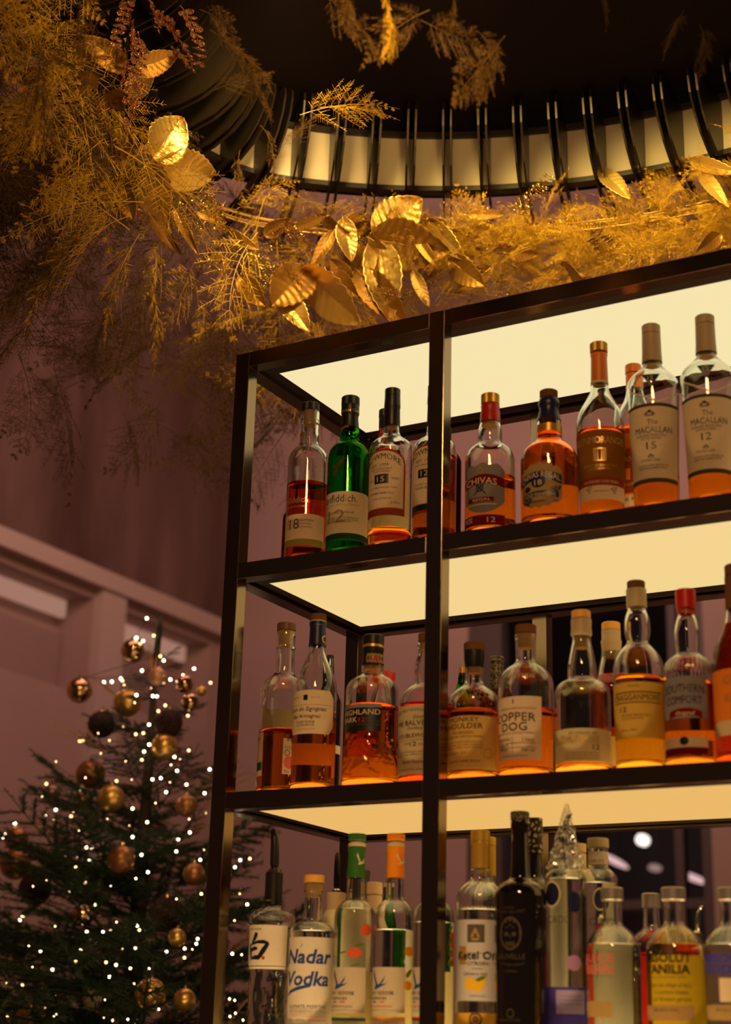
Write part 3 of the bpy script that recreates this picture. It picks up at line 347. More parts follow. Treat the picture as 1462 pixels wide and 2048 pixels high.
{'id':'copper','p':(0.5668,0.062,2),'az':-66.26,'prof':((239.7,17.7),(231.2,17.7),(227.9,17),(222.8,16.7),(199.4,16.3),(192,17.6),(186.7,23.4),(181,30.9),(173.4,38),(162.8,43.2),(149.5,44.7),(123.2,44.9),(0,43.3)),'label':'round-shouldered whisky bottle with brown stopper and big off-white label','glass':'clear','caps':(('cap','brown',0,((254.9,16.4),(253.5,17.7),(240.7,17.7))),('cork','cork',0,((239.7,13.8),(222.8,12.4),(216.1,11.8)))),'liq':('orange',110.8),'labels':((127.6,26,-88,33.1,'cream','rect'),),'texts':(('COPPER',-80,19.5,94.9,14.8,'black',-1.9,0,0),('DOG',-56.9,1.2,78.8,14.7,'black',0,0,0),('BLENDED IN SPEYSIDE SCOTLAND',-60.9,21.3,107.8,2.9,'greytxt',0,0,0),('BLENDED MALT SCOTCH WHISKY',-76,20.3,68.2,2.9,'greytxt',0,0,0),('Craigellachie',-70,-35.6,59.3,6.4,'greytxt',0,0.25,0),('S. Adams',-8.8,15.1,57.6,7,'greytxt',0,0.25,0),('batch',-70,-39.5,49.3,5.1,'greytxt',0,0.25,0),('700 ml',-10.6,16.7,41.1,4.4,'black',0,0,0),('40% alc.',-68,-36.9,43.3,3.8,'greytxt',0,0,0),('PRODUCT OF SCOTLAND',-55,2.5,32.3,2.5,'greytxt',0,0,0),('SPEYSIDE',-40.3,18.6,161.5,6.9,'glassrel',0,0,0)),'polys':(('crest',-29.8,-25.2,123.7,116,'black'),('rect',-30.8,-29.9,63,36.9,'greytxt'),('rect',-62.8,21.1,52.6,51.9,'greytxt'),('rect',-63.1,21.1,45.3,44.7,'greytxt'))},
{'id':'glenk','p':(0.6647,0.062,2),'az':-68.29,'prof':((231.3,16.1),(225.7,14.8),(219.8,14.8),(206.6,17.3),(193.4,19.9),(180.3,22.1),(167.3,23),(158.1,23),(154.2,26.1),(148.4,35),(141.3,41.4),(131.6,44.5),(115.4,45),(0,44.4)),'label':'clear whisky bottle with flared neck, amber cap and pale low label','glass':'clear','caps':(('cap','ambercap',0,((268.6,14.2),(267.3,15.5),(255.6,15.5))),('capsule','paletan',0,((254.6,16.1),(252.9,16.8),(238,16.4),(231.3,17.4),(228,16.7),(225.7,15.1))),('cork','cork',0,((225.7,10.9),(206.6,10.9)))),'liq':('amber',20.1),'labels':((68.8,16.9,-86,76,'paleyellow','rect'),(64.6,18.8,112,248,'backpaper','back')),'texts':(('EST LOWLAND 1837',-28.2,28.4,61.3,3.4,'greytxt',0,0,0),('GLENKINCHIE',-72,33.7,53,11.9,'gold',0,0,0),('SINGLE MALT SCOTCH WHISKY',-52.4,41,46.4,3.1,'gold',0,0,0),('12',19.2,33.3,39.8,8.7,'black',0,0,0),('A LOWLAND SINGLE MALT WHISKY FROM',-38.6,33.1,30.2,2.2,'greytxt',0,0,0),('THE GLENKINCHIE DISTILLERY',-38.7,33,25.9,2.2,'greytxt',0,0,0),('PENCAITLAND SCOTLAND',-38.8,32.9,21.6,2.2,'greytxt',0,0,0)),'polys':()},
{'id':'cardhu','p':(0.6597,0.21,2),'az':-69.37,'prof':((233.9,16.9),(223.6,18.2),(206.3,22.2),(189.2,26.2),(178.9,33.5),(168.7,37.5),(0,37.4)),'label':'whisky bottle with bright amber cap and cream capsule standing in the second row','glass':'clear','caps':(('cap','ambercap',0,((285.4,14.6),(284,15.9),(272.2,15.9))),('capsule','paletan',0,((271.5,16.3),(256.5,16.2),(253,17.9),(247.8,17.2),(233.9,16.2),(225.3,16.8)))),'liq':('red',191.9),'labels':((83.9,34.8,-80,80,'yellowtan','rect'),),'texts':(),'polys':()},
{'id':'cragg','p':(0.7595,0.062,2),'az':-70.32,'prof':((269.1,14),(264.1,14.6),(259.9,14.6),(254.3,16.5),(246.1,19),(233,20.2),(221.6,19.9),(213.5,18),(208.7,17),(203.8,18.3),(195.7,25.2),(186,32.4),(174.8,37.4),(161.9,39.5),(139.6,39.7),(0,38.1)),'label':'pear-necked whisky bottle with bright yellow label and grey capsule','glass':'clear','caps':(('cap','brown',0,((307.4,13.1),(306.1,14.4),(295.5,14.3))),('capsule','paletan',0,((294.8,15.3),(293.2,16.3),(269.1,16.2),(264.1,15.9)))),'liq':('yellowliq',147.6),'labels':((135.5,47.9,-86,74,'yellowlab','rect'),),'texts':(('CRAGGANMORE',-67.3,48.4,111.5,10.6,'black',0,0,0),('12',-47.3,-30.1,92.9,8.7,'black',0,0,0),('SPEYSIDE SINGLE MALT',-43.4,26.8,83.6,3.4,'greytxt',0,0,0),('SCOTCH WHISKY',-43.7,8,78.4,3.4,'greytxt',0,0,0),('40% vol  700ml',-47,-7,60.4,3.7,'greytxt',0,0,0),('A Noble Dram',-27.1,1.2,129.4,3.4,'greytxt',0,0,0)),'polys':(('rect',-64.1,53,120.2,118.3,'brown'),('rect',-66.1,52.1,104,102.5,'brown'))},
{'id':'southern','p':(0.8406,0.062,2),'az':-72.09,'prof':((251.9,14.4),(247.1,14.4),(243.2,13.4),(235.8,15.6),(224.6,18.7),(211.7,20.5),(199,20.5),(186.2,19.2),(180.5,18.9),(176.1,23.5),(170.4,30.9),(164.1,35.8),(154.6,38.2),(145.2,38.8),(0,39.9)),'label':'fluted liqueur bottle with red cap and white label','glass':'clear','caps':(('cap','redcap',0,((283.7,14.4),(282.4,16),(252.9,15.9))),('neck_band','redcap',0,((248.4,15),(244.5,15))),('cork','cork',0,((251.9,11.9),(248.4,11.9)))),'liq':('orange',133.2),'labels':((137.4,72.8,-72,40.9,'greyblue','rect'),(28.4,17.3,-75,36.6,'darkred','rect'),(43.5,28.1,-75,37.7,'cream','rect'),(64.5,49.1,112,248,'backpaper','back')),'texts':(('SOUTHERN',-62,33.3,118.8,14.2,'black',-1.8,0,0),('COMFORT',-58,27,101.3,14.1,'black',-1.8,0,0),('Original',-32.7,10.1,80.5,6.1,'cream',0,0.25,0)),'polys':(('bow',-49.7,26.4,87.9,72,'darkred'),('oval',-25.1,-5.2,44.2,31.2,'black')),'relief':('flute',176.1,143.6,36,0.018)},
{'id':'brandy','p':(0.9266,0.055,2),'az':-73.97,'prof':((239.1,20.2),(223.3,22),(207.6,26.8),(191.9,34.1),(176.3,40.1),(160.8,43.3),(148.4,44.4),(0,43.9)),'label':'large amber bottle with orange label cut off by the right edge','glass':'clear','caps':(('cap','brown',0,((311.3,17.9),(310,19.1),(294.9,19.1))),('capsule','brown',0,((293.3,19.7),(240.7,20.2)))),'liq':('red',217),'labels':((140,61.9,-84,60,'orange','rect'),(61.9,39.7,-84,60,'paleyellow','rect')),'texts':(('GRAND',-39.7,51.9,122.8,15.1,'gold',0,0,0),('RESERVE',-37.1,48.9,94.3,14.4,'gold',0,0,0)),'polys':()},
{'id':'haku','p':(0.0919,0.07,3),'az':-57.38,'prof':((232.5,14.1),(226.4,15),(222.7,19),(218.3,26.3),(214.2,33.8),(209.3,38.5),(204.5,40),(198.4,40),(191.1,38),(150.1,37.3),(126.2,36.4),(122.6,34.9),(34.8,34.3),(0,33.9)),'label':'clear faceted vodka bottle with black pour spout and brush-character label','glass':'clear','caps':(('capsule','black',0,((283,13.6),(281.2,15.1),(232.5,15.1),(228.8,15.6))),),'liq':('water',189.9),'labels':((192.4,121.4,-86,44.3,'white','rect'),),'texts':(('CRAFT VODKA',-68,-25.8,185.5,3.6,'greytxt',0,0,0),('HAKU',-52,-14,234.8,2.9,'cream',0,0,0)),'polys':(('kanji',-69.3,-5.9,179.9,135.5,'black'),('rect',-23.2,-15.5,141.6,136.4,'red')),'relief':('flute',121.4,8,9,0.03),'pour':(356.7,283,12.6,'black')},
{'id':'nadar','p':(0.1723,0.07,3),'az':-58.79,'prof':((262.4,16.4),(248.3,16.6),(245.4,14.9),(221.3,15.1),(202.1,15.5),(199.2,18.2),(195.9,26.6),(192,32.5),(187.2,36.2),(180.6,37.4),(0,36.6)),'label':'clear vodka bottle with wooden stopper and blue brush lettering on white label','glass':'clear','caps':(('cap','ambercap',0,((275.6,16.4),(274.6,17.4),(262.9,17.4))),('cork','cork',0,((262.4,14.4),(247.9,13.4),(239.4,11.9)))),'liq':('water',182.9),'labels':((172.1,33.6,-88,84,'white','rect'),),'texts':(('Nadar',-75.5,56.7,141.6,24.5,'navyblue',0,0.18,1),('Vodka',-73.4,49.9,106.7,24.3,'navyblue',0,0.18,1),('CLIMATE POSITIVE',-62.1,43.9,62.4,5.5,'navyblue',0,0,0),('FROM THE ARBIKIE HIGHLAND ESTATE',-61.1,44.5,54.7,3,'greytxt',0,0,0),('AUTHENTIC SUSTAINABLE DELICIOUS',-60.3,45.1,47.6,3,'pink',0,0,0),('70CL e 43%VOL',-59.5,-10.5,41.1,4.1,'greytxt',0,0,0),('SINGLE ESTATE',-2.3,45.7,41.5,3.9,'pink',0,0,0)),'polys':(('slash',-78,0.2,97.4,76.6,'navyblue'),('rect',-61.6,44.2,58.3,57.9,'greytxt'),('rect',-60.7,44.8,51.2,50.8,'greytxt'),('slash',-29.7,-23.1,160.9,153.9,'navyblue'))},
{'id':'whitepour','p':(0.1461,0.19,3),'az':-59.58,'prof':((258.6,15),(232.1,16),(222.1,20.6),(212.1,26.7),(202.1,28.8),(0,28.6)),'label':'cream-necked bottle with black pour spout in the back row of the lowest tier','glass':'frost','caps':(('capsule','cream',0,((258.3,16),(257.3,17.1),(207.1,17.2))),),'labels':(),'texts':(),'polys':(),'pour':(328.1,258.3,9.3,'black')},
{'id':'greycap','p':(0.192,0.185,3),'az':-60.33,'prof':((255.8,14.8),(220.9,17.8),(206.1,25.5),(0,25.8)),'label':'dark grey capped bottle directly behind the green-capsuled bottle','glass':'frost','caps':(('cap','greydark',0,((297.3,18.5),(294.8,21.1),(282.2,21.1))),('capsule','greydark',0,((282.2,20.5),(240.8,20.4)))),'labels':(),'texts':(('HENDRICKS',-85,80,242.7,4.6,'cream',0,0,0),),'polys':()},
{'id':'gooseg','p':(0.2525,0.072,3),'az':-60.26,'prof':((269.7,14.2),(266.6,14.7),(236.7,15.4),(233.1,17.1),(229.1,21.5),(223.6,27.3),(216.5,31.7),(208.2,33.6),(196.4,34),(0,33.2)),'label':'clear vodka bottle with dark green capsule and printed watermelon','glass':'clear','caps':(('cap','greencap',1,((341.5,14.1),(340.5,15.1),(331.2,15.1),(329.8,13.8))),('collar','cream2',0,((329.8,11.1),(326.4,11.4),(325.9,14.3),(320,15))),('capsule','greencap',0,((320,15),(313.2,15),(310.3,14),(269,15)))),'liq':('water',217.2),'labels':((124.2,53.7,-88,36.4,'paperbeige','rect'),(47.9,35.3,-88,39.4,'paperbeige','rect'),(45.9,41.4,-88,39.3,'greencap','rect'),(120.1,30.6,112,248,'backpaper','back')),'texts':(('GREY GOOSE',-86,2.6,84,5.9,'black',0,0,0),('ESSENCES',-75,-16.6,75.8,4.3,'black',0,0,0),('WATERMELON & BASIL',-84,0.4,63.1,2.9,'greytxt',0,0,0),('inspired with real fruit and botanical essences',-84,29.5,57.8,1.8,'greytxt',0,0,0),('SPIRIT DRINK',-22.4,19,39.2,2.5,'greytxt',0,0,0)),'polys':(('goose',-67.8,-15.6,121.5,89.9,'navyblue'),('rect',-65.3,-51.1,70.9,69.3,'navyblue'),('rect',-36.3,-22.3,70.9,69.3,'red'),('goose',-1,71.7,309.7,289.6,'cream'),('fruit',15,50,193.5,173.7,'fruitred'),('leaf',0,30,162.8,155.8,'leafgreen'),('fruit',-20,22,154.8,139.4,'fruitred'),('leaf',-10,20,130.3,125.7,'leafgreen'),('leaf',-45,-20,149.6,145,'leafgreen'))},
{'id':'gooseo','p':(0.3268,0.072,3),'az':-61.64,'prof':((267.7,14),(264.6,14.5),(235.1,15.2),(231.6,16.9),(227.6,21.2),(222.2,26.9),(215.2,31.3),(207,33.1),(195.3,33.6),(0,32.8)),'label':'clear vodka bottle with orange capsule and printed peach fruit','glass':'clear','caps':(('cap','orangecap',1,((338.5,13.9),(337.6,14.9),(328.4,14.9),(327,13.6))),('collar','cream2',0,((327,11),(323.6,11.2),(323.1,14.1),(317.4,14.8))),('capsule','orangecap',0,((317.4,14.8),(310.6,14.8),(307.8,13.9),(267,14.8)))),'liq':('water',183.2),'labels':((124.2,54.6,-88,35,'paperbeige','rect'),(48.8,36.4,-88,37.1,'paperbeige','rect'),(46.8,42.4,-88,37,'orangecap','rect'),(120.1,31.7,112,248,'backpaper','back')),'texts':(('GREY GOOSE',-86,1.4,84.5,5.8,'black',0,0,0),('ESSENCES',-75,-17.9,76.5,4.3,'black',0,0,0),('PEACH & ROSEMARY',-84,-1,63.9,2.9,'red',0,0,0),('inspired with real fruit and botanical essences',-84,27.7,58.6,1.8,'greytxt',0,0,0),('SPIRIT DRINK',-24.3,17.1,40.2,2.4,'greytxt',0,0,0)),'polys':(('goose',-70.1,-16.5,121.5,90.4,'navyblue'),('rect',-68.7,-53.3,71.6,70,'navyblue'),('rect',-38,-23.8,71.5,70,'red'),('goose',3.1,89.7,307.4,287.6,'cream'),('fruit',30,62,157.4,141.4,'fruitor'),('leaf',35,60,123.3,108.6,'leafgreen'),('fruit',28,60,104,89.3,'fruitor'))},
{'id':'gooser','p':(0.3989,0.072,3),'az':-63.01,'prof':((266.3,13.8),(263.2,14.3),(234.1,15),(230.6,16.6),(226.7,20.9),(221.3,26.6),(214.4,30.8),(206.3,32.7),(194.8,33.1),(0,32.3)),'label':'clear vodka bottle with red flower print, mostly hidden behind the middle post','glass':'clear','caps':(('cap','redcap',1,((336.1,13.7),(335.2,14.7),(326.2,14.7),(324.7,13.5))),('collar','cream2',0,((324.7,10.8),(321.4,11.1),(320.9,13.9),(315.2,14.7))),('capsule','redcap',0,((315.2,14.7),(308.6,14.6),(305.8,13.7),(265.6,14.6)))),'liq':('water',194.4),'labels':((124.1,55.5,-88,33.7,'paperbeige','rect'),(49.8,37.5,-88,34.9,'paperbeige','rect'),(47.8,43.4,-88,34.9,'redcap','rect'),(120,32.8,112,248,'backpaper','back')),'texts':(('GREY GOOSE',-86,0.3,85,5.8,'black',0,0,0),('ESSENCES',-75,-19.3,77,4.2,'black',0,0,0),('STRAWBERRY & LEMONGRASS',-84,-2.5,64.7,2.9,'red',0,0,0),('inspired with real fruit and botanical essences',-84,26,59.4,1.8,'greytxt',0,0,0),('SPIRIT DRINK',-26.3,15.2,41.2,2.4,'greytxt',0,0,0)),'polys':(('goose',-73.2,-17.4,121.6,90.8,'navyblue'),('rect',-73.3,-55.8,72.3,70.7,'navyblue'),('rect',-39.8,-25.3,72.2,70.6,'red'),('goose',7.2,89.7,304.9,285.4,'cream'),('fruit',50,75,180.2,166.6,'fruitred'),('fruit',50,75,166.6,153,'fruitred'),('fruit',50,75,153,139.4,'fruitred'),('fruit',50,75,139.4,125.9,'fruitred'),('leaf',45,65,189,179.9,'leafgreen'),('leaf',45,65,170.8,161.7,'leafgreen'),('leaf',45,65,152.7,143.7,'leafgreen'),('leaf',45,65,134.7,125.7,'leafgreen'))},
{'id':'whitecap','p':(0.2529,0.135,3),'az':-60.91,'prof':((215.8,11.9),(201.3,17.4),(186.9,23.8),(0,23.7)),'label':'small white capped bottle between the green and orange capsuled bottles','glass':'frost','caps':(('cap','cream',1,((268.1,12.5),(266.9,13.5),(248.5,13.5))),('capsule','cream',0,((246.1,13),(211,13.9)))),'labels':(),'texts':(),'polys':()},
{'id':'greensmall','p':(0.2319,0.22,3),'az':-61.37,'prof':((250.7,7.7),(233.2,8.7),(218.2,14.3),(203.3,17.9),(0,18)),'label':'slim green-necked bottle glimpsed left of the orange-capsuled bottle','glass':'green','caps':(('cap','cream',0,((275.8,7.2),(268.8,7.2))),('capsule','greencap',0,((268.8,7.2),(250.7,7.7)))),'labels':(),'texts':(),'polys':()},
{'id':'ketel','p':(0.4797,0.075,3),'az':-64.62,'prof':((278,14.7),(274,16),(260.8,16.6),(257.1,19.7),(251.5,26.7),(243.7,33.4),(234.4,37.5),(223.6,38.4),(0,37.6)),'label':'vodka bottle with gold capsule and grey label with printed lemons','glass':'clear','caps':(('cap','goldcap',0,((338,14.2),(336.8,15.4),(320.6,15.4))),('capsule','goldcap',0,((320,15.1),(315.5,15.7),(313.6,15.1),(278,15.3)))),'liq':('water',212.8),'labels':((195.8,73.7,-84,76,'greywhite','rect'),(56.1,-39,-84,76,'goldlab','rect')),'texts':(('Ketel One',-59,53.6,141.7,13.1,'black',0,0,0.8),('CITROEN',-30.7,19.4,129.2,6,'black',0,0,0),('NATIONAL',-19.3,6.6,121.5,2.4,'greytxt',0,0,0),('LEMONS & LIMES',-39.7,17.5,113.4,4.2,'greytxt',0,0,0),('DISTILLED',-24.1,13.8,81,2.4,'greytxt',0,0,0),('NOLET DISTILLERY',-70,50,214,5.5,'glassrel',0,0,0)),'polys':(('rect',-57.2,-34.1,155.4,127.5,'gold'),('rect',-31,10.5,188.2,161.1,'greytxt'),('crest',-24.7,1.7,183.7,164.1,'tan'),('fruit',-39.6,-8.6,108.9,89.7,'lemon'),('fruit',-19.1,5.3,104.6,86,'lemon'),('fruit',-9.6,14.7,108.5,92.9,'lemon'),('leaf',-10.6,14.7,110.9,102.6,'leafgreen'),('oval',-26.4,5.6,57.2,35.6,'brown'),('ring',-21.3,0.9,53.7,39.7,'gold'),('rect',-34.1,53.6,145,144.4,'greytxt'))},
{'id':'ketel2','p':(0.4486,0.17,3),'az':-64.89,'prof':((277.8,11.9),(264.8,13.2),(251.9,23.1),(239,29),(0,28.8)),'label':'yellow capped bottle tucked behind the gold capsuled vodka bottle','glass':'clear','caps':(('cap','yellowcap',0,((340.5,12),(339.2,13.3),(326.7,13.3))),('capsule','yellowcap',0,((326,13),(277.8,13.2)))),'labels':(),'texts':(),'polys':()},
{'id':'sauvelle','p':(0.5621,0.046,3),'az':-66.02,'prof':((346.5,14.1),(344.4,15.1),(333.2,14.1),(329.5,13.2),(301.6,13.7),(267.9,15.2),(257.3,16.5),(254.2,19.9),(250.3,27.3),(244.2,34.7),(236.9,39),(226.9,40.8),(0,39.6)),'label':'tall black vodka bottle with skull print and dark stopper','glass':'black','caps':(('cap','darkpat',0,((360.6,13.8),(359.3,15.1),(347.5,15.1))),),'labels':(),'texts':(('VODKA',-39.5,-13.5,209.9,3.9,'faintgold',0,0,0),('TENEZ SECRET',-60,10.5,203.3,3.6,'faintgold',3.1,0,0),('SAUVELLE',-58,10.1,137.9,8.7,'faintgold',0,0,0),('CREATED IN FRANCE',-43.8,6.6,125.4,3.5,'faintgold',2.4,0,0),('VODKA',-38.1,-7.1,116.1,3.8,'faintgold',0,0,0),('PREMIUM DISTILLED',-52.4,-2.5,45.8,3.4,'faintgold',0,0,0)),'polys':(('skull',-47.7,2.6,196.5,146.6,'faintgold'),('ring',-31.8,-14.5,62.1,48.7,'faintgold'))},
{'id':'sauvelle2','p':(0.5437,0.145,3),'az':-66.52,'prof':((305.9,11.7),(285.2,13.6),(266.3,16.1),(259.9,24.1),(250.5,32.2),(237.9,35.3),(0,34.9)),'label':'second black bottle with lace patterned capsule, behind the skull bottle','glass':'black','caps':(('cap','lacepat',0,((364.7,12.4),(363.4,13.7),(339.5,13.7))),('capsule','lacepat',0,((338.9,13),(307.5,14.2)))),'labels':(),'texts':(),'polys':()},
{'id':'cirocwrap','p':(0.6189,0.092,3),'az':-67.59,'prof':((322.1,13.8),(317.4,14.8),(301.9,14.7),(280.4,15.6),(275.8,18.1),(271.8,24.4),(267.5,29.7),(262,32.2),(252.8,32.7),(0,31.7)),'label':'clear vodka bottle whose pour spout is wrapped in crinkled plastic film','glass':'clear','caps':(('collar','black',0,((323.6,14.2),(321.8,14.8),(313.7,14.8))),),'liq':('water',258.9),'labels':((96,-34.9,-72,72,'violet','rect'),),'texts':(('CIROC',-55.5,9.3,196.2,12.5,'greytxt',0,0,0),),'polys':(('ring2',-72.4,-13.5,254.6,213.9,'cream2'),('oval',-63.5,-16.8,251.5,216.8,'navy'),('oval2',4.6,43.5,237.9,206.5,'navy'),('oval',-1.9,42.7,142.9,120.1,'pinkviolet'),('rect',-30.5,53.5,91.8,57.2,'lilac'),('rect',-20.7,43.9,83.1,82.5,'violet'),('rect',-20.9,43.7,77.4,76.8,'violet'),('rect',-21,43.5,71.6,71,'violet')),'pour':(364.3,322.1,8.2,'steel'),'wrap':(377.5,274.2)},
{'id':'whitecap2','p':(0.5831,0.24,3),'az':-68.08,'prof':((292.7,10.6),(278.1,19.8),(268.4,26.4),(0,26.2)),'label':'white capped bottle glimpsed between the two medallion bottles','glass':'frost','caps':(('cap','cream',0,((333.4,11.3),(332.1,12),(319.7,11.9))),('capsule','cream',0,((317.1,11.6),(292.7,11.9)))),'labels':(),'texts':(),'polys':()},
{'id':'ciroc','p':(0.6517,0.15,3),'az':-68.74,'prof':((313.8,15.9),(306.9,15.3),(285.7,15.9),(281,17.7),(276.3,22.8),(270.7,27.9),(263.9,29.7),(0,29)),'label':'clear vodka bottle with beige cap and dark blue medallion, second row','glass':'clear','caps':(('cap','paletan',0,((328.3,15.9),(327,17.2),(313.8,17.2))),('neck_label','paper',0,((306.9,15.9),(286.3,16.5)))),'liq':('water',257.7),'labels':(),'texts':(('CIROC',-55.8,33.6,291.6,5.6,'greytxt',0,0,0),('CIROC',-30.9,60,197.2,12.7,'greytxt',0,0,0)),'polys':(('ring2',-18.8,22.7,248.6,213.4,'cream2'),('oval',-15.1,20.1,245.6,215.8,'navy'))},
{'id':'redcarton','p':(0.5887,0.3,3),'az':-68.65,'prof':((223.6,3.3),(215.4,10),(0,19.5)),'label':'low bottle with red and yellow label behind the medallion bottle','glass':'clear','caps':(),'labels':((208.2,185.6,-80,80,'redcap','rect'),(185.6,156.8,-80,80,'yellowcap','rect')),'texts':(),'polys':()},
{'id':'raspberri','p':(0.7019,0.075,3),'az':-69.19,'prof':((223.7,13.6),(219.3,14.2),(195.7,14.4),(188.3,16.1),(183.3,20.3),(177.5,27),(169.3,33.8),(160.5,38.5),(150.3,41.3),(137.2,41.5),(0,40.7)),'label':'clear vodka bottle with pink lettering and silver cap','glass':'clear','caps':(('cap','silver',0,((242.8,15.9),(241.3,17.3),(224.6,17.3),(222.8,15.9))),),'liq':('water',157.6),'labels':((75.2,52.7,-80,-5,'tan2','rect'),),'texts':(('JUICE',-74,1.3,137.2,13.2,'pinktxt',0,0,1),('BERRI',-68,-0.8,121.1,14.3,'pinktxt',0,0,1),('RASPBERRY FLAVOURED VODKA',-60,-3.1,110.6,2.3,'greytxt',0,0,0)),'polys':()},
{'id':'redback','p':(0.7054,0.24,3),'az':-70.51,'prof':((226.1,12.8),(196.5,14.1),(191.8,17.9),(185.6,24.9),(177.9,30.6),(167.1,33.8),(156.3,34.3),(0,33.7)),'label':'bottle of bright red liquid in the back row between pink and black lettered bottles','glass':'clear','caps':(('cap','silver',0,((249.6,13.5),(248.3,14.8),(227.6,14.8))),),'liq':('brightred',154.8),'labels':((151.2,-32.2,-85,85,'redcap','rect'),),'texts':(),'polys':()},
{'id':'vanilia','p':(0.801,0.07,3),'az':-71.28,'prof':((221.3,14.3),(216.9,14.9),(193.8,15.1),(186.6,16.9),(181.7,21.3),(176,28.4),(168,35.5),(159.4,40.4),(149.4,43.3),(136.6,43.5),(0,42.7)),'label':'vodka bottle of yellow with bold black lettering and silver cap','glass':'clear','caps':(('cap','silver',0,((239.9,16.7),(238.5,18.2),(222.2,18.2),(220.4,16.7))),),'liq':('yellowliq2',156.5),'labels':((140.5,-29.1,-55,84,'yellowfilm','rect'),(70.3,49,-80,34.9,'tan2','rect'),(136.3,-35.8,112,248,'yellowcap','back')),'texts':(('ABSOLUT',-74,29.8,136.3,12.9,'black',0,0,1),('VANILIA',-68,27.2,120.6,13.9,'black',0,0,1),('VANILLA FLAVORED VODKA',-55.2,19.7,109,2.5,'greytxt',0,0,0),('from the village of Ahus',-54.1,29,97.9,5.5,'greytxt',0,0.25,0),('in southern Sweden',-45.8,23.5,88.3,5.5,'greytxt',0,0.25,0),('of finest grain',-49.4,28,78.6,5.5,'greytxt',0,0.25,0),('38% ALC./VOL',-50.5,3,63.7,4.4,'greytxt',0,0,0)),'polys':()},
{'id':'darkpour','p':(0.793,0.2,3),'az':-72.03,'prof':((168.3,10.5),(162.3,18.5),(153.4,25.9),(144.5,28.4),(0,28.4)),'label':'dark bottle with clear curved pour spout between two silver capped bottles','glass':'black','caps':(('collar','black',0,((179.7,9.9),(177.9,11.1),(168.3,11.1))),),'labels':(),'texts':(),'polys':(),'pour':(225,179.7,8.1,'steel')},
{'id':'vodka','p':(0.8858,0.07,3),'az':-73.15,'prof':((219.6,13.1),(215.3,13.6),(192.6,13.9),(185.5,15.5),(180.7,19.5),(175,26),(167.2,32.5),(158.7,37.1),(148.9,39.7),(136.3,39.9),(0,39.2)),'label':'silver capped vodka bottle with blue lettering at the right edge','glass':'clear','caps':(('cap','silver',0,((237.9,15.3),(236.5,16.7),(220.4,16.6),(218.7,15.3))),),'liq':('water',155.9),'labels':((71.4,50.4,-75,60,'tan2','rect'),(108.1,75.6,-28.3,40,'cream','rect')),'texts':(('ABSOLUT',-74,45.8,136.1,12.7,'bluetxt',0,0,1),('VODKA',-68,42.1,120.8,13.7,'bluetxt',0,0,1),('40% ALC./VOL',-38.7,9.1,64.8,4.3,'greytxt',0,0,0)),'polys':()},
]

